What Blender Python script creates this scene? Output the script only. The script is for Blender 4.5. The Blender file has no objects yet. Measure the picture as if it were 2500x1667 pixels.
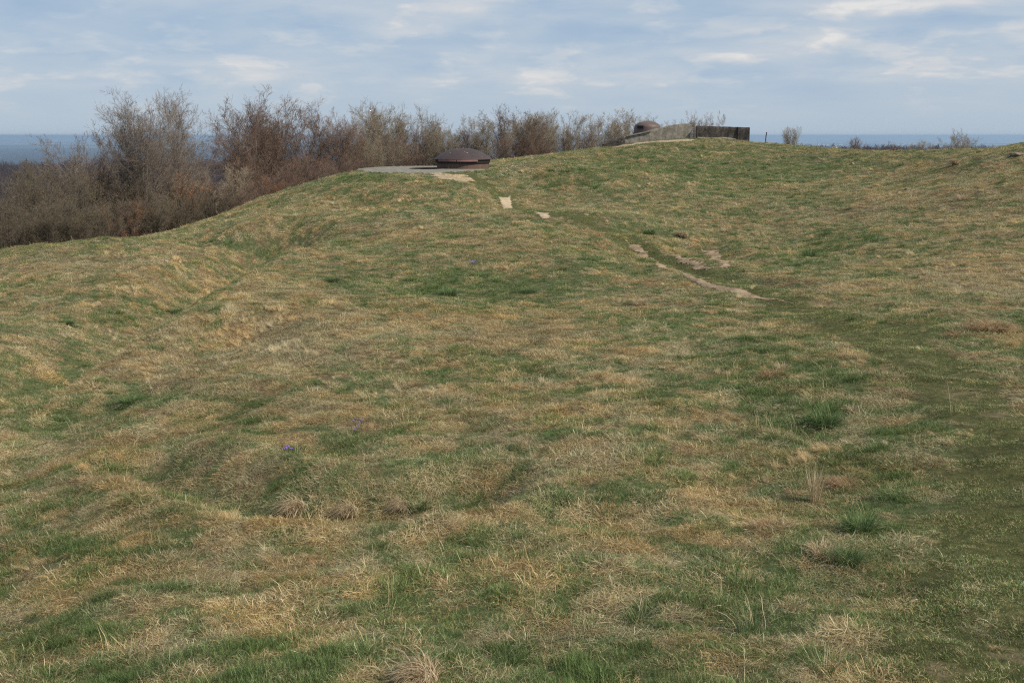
import bpy, math, random
import numpy as np

SC = bpy.context.scene
ROOT = SC.collection
F = 2431.0                       # focal length in photograph pixels (35 mm lens, 2500 px wide)
EYE_V = 331.0                    # pixel row of eye level
PITCH = math.atan((833.5 - EYE_V) / F)
SP, CP = math.sin(PITCH), math.cos(PITCH)
rng = np.random.default_rng(7)

# ------------------------------------------------------------------ helpers
def ray(u, v):
    a = (u - 1250.0) / F; b = (833.5 - v) / F
    return a, CP + b * SP, -SP + b * CP
def at(u, v, Y):
    a, y, z = ray(u, v)
    return np.array([a / y * Y, Y, z / y * Y])

def tag(o, label=None, cat=None, group=None, kind=None):
    if label: o['label'] = label
    if cat: o['category'] = cat
    if group: o['group'] = group
    if kind: o['kind'] = kind
    return o

def mesh_np(name, verts, faces_list, smooth=False):
    """verts (N,3); faces_list: list of int arrays (M,k), k corners each."""
    me = bpy.data.meshes.new(name)
    verts = np.asarray(verts, dtype=np.float32)
    me.vertices.add(len(verts)); me.vertices.foreach_set('co', verts.ravel())
    loops = np.concatenate([f.ravel() for f in faces_list]).astype(np.int32)
    tot = np.concatenate([np.full(len(f), f.shape[1]) for f in faces_list])
    start = np.concatenate([[0], np.cumsum(tot)[:-1]]).astype(np.int32)
    me.loops.add(len(loops)); me.loops.foreach_set('vertex_index', loops)
    me.polygons.add(len(tot)); me.polygons.foreach_set('loop_start', start)
    try: me.polygons.foreach_set('loop_total', tot.astype(np.int32))
    except Exception: pass
    me.update(calc_edges=True)
    if smooth: me.polygons.foreach_set('use_smooth', np.ones(len(tot), dtype=bool))
    me.validate()
    return me

def fattr(me, name, vals, domain='POINT'):
    at_ = me.attributes.new(name, 'FLOAT', domain)
    at_.data.foreach_set('value', np.asarray(vals, dtype=np.float32).ravel())
def cattr(me, name, vals, domain='POINT'):
    at_ = me.attributes.new(name, 'FLOAT_COLOR', domain)
    v = np.ones((len(vals), 4), dtype=np.float32); v[:, :3] = vals
    at_.data.foreach_set('color', v.ravel())
def vattr(me, name, vals, domain='POINT'):
    at_ = me.attributes.new(name, 'FLOAT_VECTOR', domain)
    at_.data.foreach_set('vector', np.asarray(vals, dtype=np.float32).ravel())

def obj(name, me, mat=None, parent=None, loc=None):
    o = bpy.data.objects.new(name, me); ROOT.objects.link(o)
    if mat is not None and len(me.materials) == 0: me.materials.append(mat)
    if parent is not None: o.parent = parent
    if loc is not None: o.location = loc
    return o
def empty(name, loc, rz=0.0, s=1.0):
    o = bpy.data.objects.new(name, None); ROOT.objects.link(o)
    o.location = loc; o.rotation_euler = (0, 0, rz); o.scale = (s, s, s); o.empty_display_size = .2
    return o

def smooth(a, b, x):
    t = np.clip((x - a) / (b - a), 0, 1); return t * t * (3 - 2 * t)

def _hash(ix, iy, seed):
    h = (ix.astype(np.int64) * 374761393 + iy.astype(np.int64) * 668265263 + seed * 974711) & 0x7fffffff
    h = ((h ^ (h >> 13)) * 1274126177) & 0x7fffffff
    h = (h ^ (h >> 16)) * 2246822519 & 0x7fffffff
    return (h & 0xffffff) / float(0xffffff)
def vnoise(x, y, seed=0):
    ix = np.floor(x); iy = np.floor(y); fx = x - ix; fy = y - iy
    fx = fx * fx * (3 - 2 * fx); fy = fy * fy * (3 - 2 * fy)
    a = _hash(ix, iy, seed); b = _hash(ix + 1, iy, seed); c = _hash(ix, iy + 1, seed); d = _hash(ix + 1, iy + 1, seed)
    return (a + (b - a) * fx) * (1 - fy) + (c + (d - c) * fx) * fy
def fbm(x, y, seed=0, octs=4, gain=.5):
    s = 0; a = 1; t = 0
    for k in range(octs):
        c, sn = math.cos(.7 * k + seed), math.sin(.7 * k + seed)
        s = s + a * (vnoise((x * c - y * sn) * 2 ** k + 17.3 * k, (x * sn + y * c) * 2 ** k - 9.1 * k, seed + k) - .5)
        t += a; a *= gain
    return s / t * 2           # roughly -1..1

# ------------------------------------------------------------------ terrain
CTRL_PIX = [   # u, v, forward distance
 (0,1667,6.1),(600,1667,5.7),(1250,1667,5.5),(1900,1667,5.25),(2500,1667,5.0),
 (0,1300,9.6),(600,1300,8.9),(1250,1300,8.6),(1900,1300,8.1),(2500,1300,7.5),
 (720,1262,9.6),(720,1190,10.3),(1000,1250,9.5),
 (0,1050,14.2),(350,1050,13.6),(600,1050,12.7),(1250,1050,12.2),(1900,1050,11.6),(2400,1050,10.9),
 (0,850,23.5),(0,780,28.5),(240,900,17.6),(356,830,20.2),(170,885,22.6),(60,965,19.6),(320,805,26.6),(520,850,18.7),(700,850,18.3),(1250,850,17.9),(1900,850,16.9),(2450,850,15.3),
 (0,700,33.5),(200,715,33.0),(490,735,24.3),(600,690,28.3),(430,752,30.6),(520,690,35.2),(720,655,31.0),(1000,700,27.6),(1250,700,27.8),(1600,700,27.0),(2000,720,23.8),(2450,720,22.0),
 (0,616,42),(400,605,42),(300,650,37.0),(500,617,43),(640,626,41.5),(712,637,33.5),(1000,600,34.5),(1250,600,33.2),(1450,610,34.0),(1560,610,37.0),(1700,610,37.5),(2000,610,35.5),(2450,610,30.5),
 (0,640,38),(160,597,45),(319,588,47),(415,573,48.5),(531,533,52.5),(638,486,56),(744,453,58.5),(830,428,60.5),
 (1000,520,44),(1100,515,44.5),(1250,560,37.5),(1400,520,42.5),(1480,528,42),(1250,505,49),(1240,480,52.5),(1150,452,51),
 (1500,450,54.5),(1500,400,65),(1488,357,76),(1329,381,70),(1250,400,66),(1600,349,80),(1690,341,81),(1770,345,80.5),(1850,354,81),(1700,500,48.5),
 (1900,450,56.5),(1900,400,66),(2020,366,74),(2180,371,69),(2340,368,61),(2500,355,51),
 (2300,420,51),(2300,500,41.5),(2480,450,42),(2150,450,53),(2100,550,39.5),(1850,560,42.5),
 (930,450,51.5),(1020,450,51.2),(880,417,60),(905,420,57),(950,427,55.2),(1063,429,55),(1130,425,55.4),(900,500,49),(600,560,44),
]
CTRL_XYZ = [
 (0,0,-1.65),(4,0,-1.6),(-4,0,-2.1),(0,-8,-2.2),(8,-6,-2.0),(-9,-4,-3.2),(5,6,-2.8),(9,10,-2.9),(-7,5,-3.9),(-13,12,-5.0),(-16,4,-5.5),(-24,25,-6.5),(-30,38,-7.5),(-36,15,-9),
 (14,20,-3.2),(22,30,-3.0),(30,42,-1.8),(36,50,-1.3),(30,15,-3.2),
 (-27,50,-6.7),(-24,58,-7.2),(-20,64,-7.2),(-36,58,-9.5),(-32,75,-11),(-18,74,-6.8),(-24,90,-11),(-50,50,-13),(-55,85,-17),
 (-10,70,-2.9),(-12,82,-5.2),(-3,72,-2.05),(-3,80,-2.7),(6,84,-2.2),(0,100,-6.5),(14,88,-1.6),(14,104,-4.5),(-30,115,-16),(0,130,-12),
 (24,94,-1.8),(30,108,-5),(26,86,-1.5),(40,92,-4),(46,80,-4),(30,82,-1.9),(34,74,-1.8),(44,64,-2.4),(40,120,-9),(70,100,-11),(65,60,-5),(60,30,-4.5),(0,-40,-8),(50,-20,-7),(-50,-20,-12),
 # the turret platform
 (-3.1,63,-2.0),(-8.5,62,-2.1),(-3.1,68,-2.0),(-.6,58,-1.95),(-.3,62,-1.72),(-1.0,65,-1.85),(2.5,62,-1.55),(2.5,57,-1.95),(0,67,-1.7),
]
_P = np.array([at(*c) for c in CTRL_PIX] + [np.array(c, float) for c in CTRL_XYZ])
def _phi(r2): return 0.5 * r2 * np.log(r2 + 1e-9)
_n = len(_P); _S = 50.0
_X = _P[:, :2] / _S
_d2 = ((_X[:, None, :] - _X[None, :, :]) ** 2).sum(-1)
_A = np.zeros((_n + 3, _n + 3)); _A[:_n, :_n] = _phi(_d2) + np.eye(_n) * 2e-5
_A[:_n, _n] = 1; _A[:_n, n1 := _n + 1] = _X[:, 0]; _A[:_n, _n + 2] = _X[:, 1]
_A[_n:, :_n] = _A[:_n, _n:].T
_w = np.linalg.solve(_A, np.concatenate([_P[:, 2], [0, 0, 0]]))
def tps(x, y):
    x = np.asarray(x, float); y = np.asarray(y, float); sh = x.shape
    X = np.stack([x.ravel(), y.ravel()], 1) / _S; out = np.empty(len(X))
    for i in range(0, len(X), 40000):
        c = X[i:i + 40000]
        d2 = (c[:, None, 0] - _X[None, :, 0]) ** 2 + (c[:, None, 1] - _X[None, :, 1]) ** 2
        out[i:i + 40000] = _phi(d2) @ _w[:_n] + _w[_n] + c @ _w[_n + 1:]
    return out.reshape(sh)
RT = np.array([0, 100, 160, 260, 500, 760, 1000, 1300, 2000, 3000, 5000, 70000.])
ZT = np.array([-9, -10, -20, -36, -56, -40, -38, -62, -120, -158, -168, -168.])
def far_z(x, y):
    r = np.hypot(x, y)
    z = np.interp(r, RT, ZT)
    az = np.arctan2(x, np.maximum(y, 1e-3))
    z = z + smooth(400, 900, r) * (1 - smooth(1100, 2400, r)) * (4 + 11 * smooth(-.2, .35, az) + 3.0 * fbm(x / 300, y / 300, 5, 3))
    z = z + smooth(3000, 6000, r) * 9 * fbm(x / 2600, y / 2600, 8, 4) + smooth(9000, 20000, r) * 75 * np.maximum(0, fbm(x / 9000, y / 5000, 11, 4))
    return z
# the trodden path, as a polyline of photograph points with half widths in metres
PATH_UV = [(2600,1900,1.1),(2470,1667,1.0),(2490,1350,.85),(2440,1080,.8),(2330,950,.85),(2180,830,1.0),(2020,765,.85),(1870,715,.7),(1700,665,.55),(1590,620,.6),(1490,565,.7),(1400,528,.8),(1310,520,.7),(1240,495,.9),(1190,455,1.0),(1130,432,1.2)]
SLAB_C = (-5.1, 61.6)
def _line(pts): return np.array([at(*p)[:2] for p in pts])
TROUGHS = [   # old shell-torn folds of the ground: line, depth, half width
 (_line([(660,618,41.5),(520,690,35),(430,755,30.5),(320,820,26),(170,900,22),(60,960,19),(-60,1040,16.5)]), .70, 1.5),
 (_line([(560,850,19.5),(420,920,17.2),(300,985,15.6),(150,1040,14.6)]), .30, .8),
 (_line([(350,1130,11.8),(560,1220,10.3),(720,1262,9.6),(1000,1262,9.6),(1150,1235,9.9)]), .26, .45),
 (_line([(1530,590,38),(1620,640,34.5),(1672,672,31.5),(1760,700,29),(1850,728,26.5),(1950,742,25)]), .16, .5),
 (_line([(1700,600,38.5),(1790,640,34)]), .25, .9),
 (_line([(1450,1270,8.9),(1560,1290,8.7)]), .10, .35),
 (_line([(-34*F/44+1250,560,44),(160,625,42.5),(420,640,40)]), .22, .9),
]
def troughs(x, y):
    out = np.zeros(np.shape(x))
    for L, dep, w in TROUGHS:
        d = np.full(np.shape(x), 1e9)
        for (ax, ay), (bx, by) in zip(L[:-1], L[1:]):
            dx, dy = bx - ax, by - ay; t = np.clip(((x - ax) * dx + (y - ay) * dy) / (dx * dx + dy * dy), 0, 1)
            d = np.minimum(d, np.hypot(x - ax - t * dx, y - ay - t * dy))
        q = d / w
        out += -dep * np.exp(-q * q) + .35 * dep * np.exp(-((q - 1.9) / .8) ** 2)
    return out
def height(x, y):
    x = np.asarray(x, float); y = np.asarray(y, float)
    r = np.hypot(x, y - 40)
    w = 1 - smooth(85, 150, r)
    h = np.where(w > 0, 0.0, 0.0)
    h = w * tps(np.where(w > 0, x, 0), np.where(w > 0, y, 0)) + (1 - w) * far_z(x, y)
    near = 1 - smooth(70, 140, r)
    slab = 1 - .92 * np.exp(-(((x + 4.2) / 6.5) ** 2 + ((y - 62) / 7.5) ** 2) ** 2)
    rough = smooth(-20, 0, y)
    b = .16 * fbm(x / 4.2, y / 4.2, 21, 3) + .085 * fbm(x / 1.3, y / 1.3, 31, 3) + .035 * fbm(x / .42, y / .42, 41, 2)
    sl = ((x - SLAB_C[0]) / 4.35) ** 2 + ((y - SLAB_C[1]) / 6.2) ** 2
    return h + near * slab * (b + troughs(x, y)) - .16 * (1 - smooth(.82, 1.0, sl))
def P(u, v, y0=2.0, y1=130.0):
    a, yy, zz = ray(u, v)
    Y = np.concatenate([np.linspace(y0, 30, 900), np.linspace(30, y1, 1600)])
    X = a / yy * Y; Z = zz / yy * Y; H = height(X, Y)
    k = np.argmax(Z < H)
    if not (Z < H).any(): k = int(np.argmin(Z - H))
    return np.array([X[k], Y[k], float(H[k])])
def ground(x, y): return float(height(np.array([x]), np.array([y]))[0])

PATH = np.array([list(P(u, v)[:2]) + [w] if v < 1700 else [3.0, 3.2, w] for u, v, w in PATH_UV])
def path_mask(x, y):
    """1 in the middle of the trodden path, 0 outside."""
    best = np.zeros(np.shape(x))
    for (ax, ay, aw), (bx, by, bw) in zip(PATH[:-1], PATH[1:]):
        dx, dy = bx - ax, by - ay; L2 = dx * dx + dy * dy
        t = np.clip(((x - ax) * dx + (y - ay) * dy) / L2, 0, 1)
        d = np.hypot(x - ax - t * dx, y - ay - t * dy); w = aw + (bw - aw) * t
        d = d + .42 * fbm(x / .8, y / .8, 3, 4, .65)
        best = np.maximum(best, 1 - smooth(.30, 1.10, d / w))
    return best

# patches: centre u, v, half sizes in px, strength (+ green, - dry)
GREEN = [(400,765,70,14,1.5),(160,790,55,12,1.3),(300,985,75,16,1.4),(1090,712,300,24,1.6),(1300,700,140,16,.8),(1180,905,170,22,1.1),(1750,860,150,40,1.3),
 (1950,960,330,80,1.25),(2010,1030,60,25,1.3),(1600,790,140,30,1.0),(1700,420,330,38,1.15),(1350,430,120,30,.5),(2110,1290,60,30,1.4),(640,1240,130,30,.8),
 (1950,1370,120,40,.7),(2100,1150,200,60,.6),(400,1530,300,80,.55),(1000,1450,180,40,.7),(1500,1600,220,40,.6),(1330,1250,120,30,.4),(60,1000,80,40,.8),
 (590,600,100,18,.8),(810,485,90,20,.5),(1970,480,200,26,.5),(2350,500,120,24,.5),(1500,640,120,18,.8),(2000,600,160,20,.7),(1940,640,80,18,.8),(1640,560,200,14,.5),(900,430,110,10,.9),(1560,590,60,12,1.),
 (100,1400,160,50,.3),(900,1380,90,24,.7),(1900,1500,260,80,.4),(2260,860,80,20,.5)]
DRY = [(250,640,260,18,-1.2),(80,660,90,22,-1.2),(760,790,260,45,-.9),(620,850,200,60,-.7),(1330,790,190,28,-1.1),(1150,800,250,30,-.7),(1100,1000,330,70,-.6),(500,1080,280,80,-.5),
 (2420,690,140,40,-1.3),(2400,640,170,40,-.9),(2300,470,220,40,-.8),(1200,590,170,24,-.9),(950,560,110,30,-.5),(700,690,110,30,-.8),(250,1150,220,60,-.5),(1300,1100,240,60,-.5),
 (1650,1020,180,40,-.7),(1560,1250,200,60,-.6),(800,1230,150,30,-.5),(1950,1200,160,40,-.4),(500,700,200,30,-.4),(420,880,180,50,-.5),(2200,430,260,24,-.4),(560,520,60,12,-.4),(2050,700,90,20,-.4)]
def _blob(u, v, ru, rv, s):
    c = P(u, v); a = P(u, v + rv); b = P(u, max(v - rv, 345))
    return c[0], c[1], ru * c[1] / F, max(abs(b[1] - a[1]) / 2, ru * c[1] / F * .5), s
BLOBS = [_blob(*g) for g in GREEN + DRY]
def greenness(x, y):
    g = np.zeros(np.shape(x))
    wx = x + .5 * fbm(x / 1.1, y / 1.1, 51, 3); wy = y + .6 * fbm(x / 1.1, y / 1.1, 61, 3)
    for cx, cy, rx, ry, s in BLOBS:
        g = g + .58 * s * np.exp(-(((wx - cx) / rx) ** 2 + ((wy - cy) / ry) ** 2))
    g = g + .20 + .55 * fbm(x / 2.6, y / 3.4, 71, 4, .6) + .75 * fbm(x / .75, y / .75, 81, 3) + 1.25 * fbm(x / .26, y / .26, 85, 2)
    g = g + .25 * smooth(8, 4, y) + .25 * smooth(50, 75, y) * smooth(0, 10, x)
    return g

# ------------------------------------------------------------------ materials
def new_mat(name):
    m = bpy.data.materials.new(name); m.use_nodes = True
    nt = m.node_tree; nt.nodes.clear()
    out = nt.nodes.new('ShaderNodeOutputMaterial')
    return m, nt, out
def nd(nt, t, **kw):
    n = nt.nodes.new(t)
    for k, v in kw.items():
        if k.startswith('i_'):
            key = k[2:]; key = int(key) if key.isdigit() else key.replace('_', ' ')
            n.inputs[key].default_value = v
        else: setattr(n, k, v)
    return n
def ramp(nt, stops, interp='LINEAR'):
    r = nt.nodes.new('ShaderNodeValToRGB'); cr = r.color_ramp; cr.interpolation = interp
    while len(cr.elements) < len(stops): cr.elements.new(.5)
    for e, (p, c) in zip(cr.elements, stops):
        e.position = p; e.color = (c[0], c[1], c[2], 1) if hasattr(c, '__len__') else (c, c, c, 1)
    return r
def mixc(nt, a, b, fac, mode='MIX'):
    m = nt.nodes.new('ShaderNodeMix'); m.data_type = 'RGBA'; m.blend_type = mode
    for sock, val in ((m.inputs[0], fac), (m.inputs[6], a), (m.inputs[7], b)):
        if isinstance(val, bpy.types.NodeSocket): nt.links.new(val, sock)
        elif hasattr(val, '__len__'): sock.default_value = (*val[:3], 1)
        else: sock.default_value = val
    return m.outputs[2]
def mth(nt, op, a, b=0.0, c=None, clamp=False):
    m = nt.nodes.new('ShaderNodeMath'); m.operation = op; m.use_clamp = clamp
    for s, v in zip(m.inputs, (a, b) if c is None else (a, b, c)):
        if isinstance(v, bpy.types.NodeSocket): nt.links.new(v, s)
        else: s.default_value = v
    return m.outputs[0]
def noise(nt, vec, scale, detail=4, rough=.55, dist=0.0):
    n = nt.nodes.new('ShaderNodeTexNoise'); n.inputs['Scale'].default_value = scale
    n.inputs['Detail'].default_value = detail; n.inputs['Roughness'].default_value = rough; n.inputs['Distortion'].default_value = dist
    if vec is not None: nt.links.new(vec, n.inputs['Vector'])
    return n.outputs['Fac']
def principled(nt, out, color, rough=.9, spec=.2, bump=None, bstr=.3, bdist=.02, metal=0):
    p = nt.nodes.new('ShaderNodeBsdfPrincipled')
    if isinstance(color, bpy.types.NodeSocket): nt.links.new(color, p.inputs['Base Color'])
    else: p.inputs['Base Color'].default_value = (*color, 1)
    if isinstance(rough, bpy.types.NodeSocket): nt.links.new(rough, p.inputs['Roughness'])
    else: p.inputs['Roughness'].default_value = rough
    p.inputs['Specular IOR Level'].default_value = spec; p.inputs['Metallic'].default_value = metal
    if bump is not None:
        b = nt.nodes.new('ShaderNodeBump'); b.inputs['Strength'].default_value = bstr; b.inputs['Distance'].default_value = bdist
        nt.links.new(bump, b.inputs['Height']); nt.links.new(b.outputs[0], p.inputs['Normal'])
    nt.links.new(p.outputs[0], out.inputs[0])
    return p

def mat_ground():
    m, nt, out = new_mat('turf_soil')
    geo = nd(nt, 'ShaderNodeNewGeometry'); pos = geo.outputs['Position']
    a = nd(nt, 'ShaderNodeAttribute', attribute_name='zone')       # r: green, g: path, b: wood floor
    sep = nd(nt, 'ShaderNodeSeparateColor'); nt.links.new(a.outputs['Color'], sep.inputs[0])
    f1 = noise(nt, pos, 9, 6, .7); f2 = noise(nt, pos, 2.2, 4)
    dry = ramp(nt, [(.3, (.07, .045, .024)), (.5, (.14, .10, .055)), (.72, (.26, .195, .11))]); nt.links.new(f1, dry.inputs[0])
    grn = ramp(nt, [(.3, (.05, .062, .026)), (.55, (.085, .108, .044)), (.75, (.15, .16, .075))]); nt.links.new(f1, grn.inputs[0])
    c = mixc(nt, dry.outputs[0], grn.outputs[0], sep.outputs[0])
    pth = ramp(nt, [(.3, (.042, .045, .016)), (.55, (.09, .092, .034)), (.75, (.19, .165, .08))]); nt.links.new(f1, pth.inputs[0])
    c = mixc(nt, c, pth.outputs[0], sep.outputs[1])
    wa = nd(nt, 'ShaderNodeAttribute', attribute_name='worn'); wn = noise(nt, pos, 6, 5, .7)
    ws = ramp(nt, [(.56, 0.0), (.70, .6)]); nt.links.new(mth(nt, 'MULTIPLY_ADD', wa.outputs['Fac'], .34, mth(nt, 'MULTIPLY', wn, .6)), ws.inputs[0])
    c = mixc(nt, c, (.27, .20, .125), ws.outputs[0])
    lit = ramp(nt, [(.3, (.035, .025, .018)), (.6, (.09, .06, .04)), (.8, (.14, .09, .055))]); nt.links.new(f1, lit.inputs[0])
    c = mixc(nt, c, lit.outputs[0], sep.outputs[2])
    # far country: fields and woods
    sxyz = nd(nt, 'ShaderNodeSeparateXYZ'); nt.links.new(pos, sxyz.inputs[0])
    l = nd(nt, 'ShaderNodeVectorMath', operation='LENGTH'); nt.links.new(pos, l.inputs[0])
    n3 = noise(nt, pos, .00042, 6, .6, .4); n4 = noise(nt, pos, .0022, 3, .5)
    fld = ramp(nt, [(.35, (.10, .13, .07)), (.5, (.34, .31, .22)), (.65, (.62, .56, .45))]); nt.links.new(n4, fld.inputs[0])
    dr = nd(nt, 'ShaderNodeMapRange'); dr.inputs['From Min'].default_value = 9000; dr.inputs['From Max'].default_value = 24000; dr.inputs['To Min'].default_value = -.12; dr.inputs['To Max'].default_value = .10; nt.links.new(l.outputs['Value'], dr.inputs['Value'])
    msk = ramp(nt, [(.53, 0.0), (.57, 1.0)]); nt.links.new(mth(nt, 'ADD', n3, dr.outputs[0]), msk.inputs[0])
    far = mixc(nt, (.035, .034, .034), fld.outputs[0], msk.outputs[0])
    ff = nd(nt, 'ShaderNodeMapRange'); ff.inputs['From Min'].default_value = 1500; ff.inputs['From Max'].default_value = 2600
    nt.links.new(l.outputs['Value'], ff.inputs['Value'])
    c = mixc(nt, c, far, ff.outputs[0])
    principled(nt, out, c, .95, .1, f1, .6, .05)
    return m

def mat_blade(name, stops, transl=.25, gloss=.12):
    """colour per blade (attribute 'tone') times a tint of the whole tuft (instance attribute 'tint')."""
    m, nt, out = new_mat(name)
    a = nd(nt, 'ShaderNodeAttribute', attribute_name='tone')
    t = nd(nt, 'ShaderNodeAttribute', attribute_name='tint', attribute_type='INSTANCER')
    r = ramp(nt, stops); nt.links.new(a.outputs['Fac'], r.inputs[0])
    c = mixc(nt, r.outputs[0], t.outputs['Color'], 1.0, 'MULTIPLY')
    d = nd(nt, 'ShaderNodeBsdfPrincipled'); nt.links.new(c, d.inputs['Base Color'])
    d.inputs['Roughness'].default_value = .6; d.inputs['Specular IOR Level'].default_value = gloss
    tr = nd(nt, 'ShaderNodeBsdfTranslucent'); nt.links.new(c, tr.inputs[0])
    mx = nd(nt, 'ShaderNodeMixShader', i_0=transl); nt.links.new(d.outputs[0], mx.inputs[1]); nt.links.new(tr.outputs[0], mx.inputs[2])
    nt.links.new(mx.outputs[0], out.inputs[0])
    return m
M_STRAW = mat_blade('dry_grass', [(0, (.14, .088, .042)), (.3, (.38, .275, .145)), (.6, (.60, .475, .275)), (.88, (.76, .645, .41)), (1, (.90, .81, .58))])
M_GREEN = mat_blade('green_grass', [(0, (.05, .072, .024)), (.4, (.125, .185, .064)), (.8, (.20, .275, .105)), (1, (.36, .41, .20))])
M_MOSS = mat_blade('moss_grass', [(0, (.045, .055, .015)), (.45, (.12, .15, .045)), (.8, (.21, .235, .08)), (1, (.56, .46, .25))])

def mat_simple(name, c1, c2, scale=6, rough=.85, spec=.25, bump=.3, detail=6, c3=None, transl=0):
    m, nt, out = new_mat(name)
    tc = nd(nt, 'ShaderNodeTexCoord')
    f = noise(nt, tc.outputs['Object'], scale, detail, .65)
    st = [(.35, c1), (.65, c2)] + ([(.8, c3)] if c3 else [])
    r = ramp(nt, st); nt.links.new(f, r.inputs[0])
    principled(nt, out, r.outputs[0], rough, spec, f, bump, .02)
    return m

def mat_bark(name, ca, cb, cc):
    """trunk and twigs; 'tone' runs from thick wood (0) to twig tips (1)"""
    m, nt, out = new_mat(name)
    a = nd(nt, 'ShaderNodeAttribute', attribute_name='tone')
    geo = nd(nt, 'ShaderNodeNewGeometry')
    f = noise(nt, geo.outputs['Position'], 1.1, 4, .6)
    oi = nd(nt, 'ShaderNodeObjectInfo')
    r = ramp(nt, [(0, ca), (.5, cb), (1, cc)]); nt.links.new(a.outputs['Fac'], r.inputs[0])
    v = mth(nt, 'MULTIPLY_ADD', f, .9, .55)
    cm = nd(nt, 'ShaderNodeCombineColor')
    for k in range(3): nt.links.new(v, cm.inputs[k])
    c = mixc(nt, r.outputs[0], cm.outputs[0], 1.0, 'MULTIPLY')
    principled(nt, out, c, .85, .15)
    return m
M_BARK = {
 'grey': mat_bark('grey_bark', (.22, .20, .165), (.25, .22, .18), (.24, .18, .14)),
 'red': mat_bark('russet_bark', (.19, .165, .13), (.21, .17, .13), (.245, .15, .105)),
 'olive': mat_bark('olive_bark', (.13, .115, .085), (.28, .24, .175), (.37, .30, .205)),
 'pale': mat_bark('pale_bark', (.17, .15, .12), (.31, .27, .21), (.36, .29, .20)),
 'dark': mat_bark('brown_bark', (.05, .042, .03), (.13, .108, .075), (.215, .175, .12)),  # dark base tone paints in the shade low in the dense bushes
}
M_LEAF = mat_simple('beech_leaf', (.30, .10, .03), (.50, .20, .06), 3, .7, .2, 0)

# ------------------------------------------------------------------ ground mesh
WORN = [tuple(P(u, v)[:2]) + (r_,) for u, v, r_ in ((2350, 960, .6), (2440, 1010, .5), (2250, 885, .5), (2480, 1600, .25), (2040, 750, .6), (1990, 742, .6), (2300, 1640, .25), (1120, 433, 1.4), (1470, 550, .6), (2100, 790, .4))]
def worn(x, y):
    w = np.zeros(np.shape(x))
    for cx, cy, r_ in WORN: w = np.maximum(w, np.exp(-((x - cx) ** 2 + (y - cy) ** 2 * .5) / r_ ** 2))
    return w
def build_ground():
    th = np.concatenate([np.radians(np.arange(-180, -44, 4.0)), np.radians(np.arange(-44, -32, .6)), np.radians(np.arange(-32, 32, .14)), np.radians(np.arange(32, 44, .6)), np.radians(np.arange(44, 180, 4.0))])
    r = [.5]
    while r[-1] < 60000:
        x = r[-1]
        r.append(x + (.12 if x < 8 else .12 + (x - 8) * .0065 if x < 100 else (x - 100) * .035 + .75))
    r = np.array(r)
    T, R = np.meshgrid(th, r, indexing='xy')              # rows: r, cols: th
    X = R * np.sin(T); Y = R * np.cos(T); Z = height(X, Y)
    nr, nt_ = X.shape
    verts = np.concatenate([np.stack([X, Y, Z], -1).reshape(-1, 3), [[0, 0, ground(0, 0)]]])
    i = np.arange(nr - 1)[:, None] * nt_; j = np.arange(nt_)[None, :]; j2 = (j + 1) % nt_
    q = np.stack([i + j, i + nt_ + j, i + nt_ + j2, i + j2], -1).reshape(-1, 4)[:, ::-1]
    c = len(verts) - 1
    tri = np.stack([np.full(nt_, c), np.arange(nt_), (np.arange(nt_) + 1) % nt_], 1)[:, ::-1]
    me = mesh_np('ground', verts, [q, tri], True)
    x, y = verts[:, 0], verts[:, 1]
    near = np.hypot(x, y) < 160
    g = np.zeros(len(x)); g[near] = greenness(x[near], y[near])
    z = np.zeros((len(x), 3)); z[:, 0] = smooth(-.5, .6, g); z[near, 1] = path_mask(x[near], y[near]); z[:, 2] = wood(x, y)
    cattr(me, 'zone', z); fattr(me, 'worn', worn(x, y))
    o = obj('ground', me, mat_ground()); tag(o, kind='structure')
    return o
def wood(x, y):
    """1 on the leaf litter under the trees, 0 on the meadow"""
    line = np.interp(y, [20, 42, 48, 56, 62, 68], [-32, -24, -19.5, -17, -13.5, -8])     # left of this x
    a = smooth(line + 1.0, line - 1.5, x) * smooth(20, 42, y)
    a = np.maximum(a, smooth(73, 77, y) * smooth(8, 4, x))
    a = np.maximum(a, smooth(84, 88, y - .35 * np.maximum(0, np.minimum(x, 20) - 8)) )
    a = np.maximum(a, smooth(110, 140, np.hypot(x, y)))
    return a
build_ground()

# ------------------------------------------------------------------ bare path patches (sheets just above the turf)
BARE = [
 ('bare_path', [(1548,617),(1580,622),(1640,652),(1700,680),(1760,698),(1830,715),(1900,731),(1950,744),(1935,744),(1850,730),(1770,713),(1700,692),(1672,674),(1640,655),(1600,637)], .05, 0),
 ('bare_path', [(1612,614),(1660,624),(1700,640),(1738,655),(1722,663),(1690,652),(1650,634)], .6, 0),
 ('bare_path', [(1706,606),(1745,610),(1760,625),(1782,645),(1778,660),(1760,650),(1735,630)], .45, 0),
 ('bare_path', [(1217,481),(1246,478),(1253,510),(1230,510)], .06, 1),
 ('bare_path', [(1303,518),(1338,521),(1345,534),(1325,537)], .1, 1),
 ('bare_path', [(1528,588),(1560,600),(1580,618),(1562,618)], .3, 0),
 ('bare_path', [(1595,645),(1622,648),(1628,656),(1606,655)], .4, 0),
 ('gravel_bank', [(1035,424),(1090,424),(1150,432),(1158,440),(1120,443),(1075,440)], .5, 2),
 ('gravel_bank', [(1510,349),(1560,343),(1620,338),(1690,336),(1700,343),(1640,348),(1560,353),(1500,361),(1490,359)], .5, 2),
]
def inside(poly, x, y):
    n = len(poly); c = np.zeros(np.shape(x), bool); j = n - 1
    for i in range(n):
        xi, yi = poly[i]; xj, yj = poly[j]
        t = ((yi > y) != (yj > y)) & (x < (xj - xi) * (y - yi) / (yj - yi + 1e-12) + xi)
        c ^= t; j = i
    return c
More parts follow.
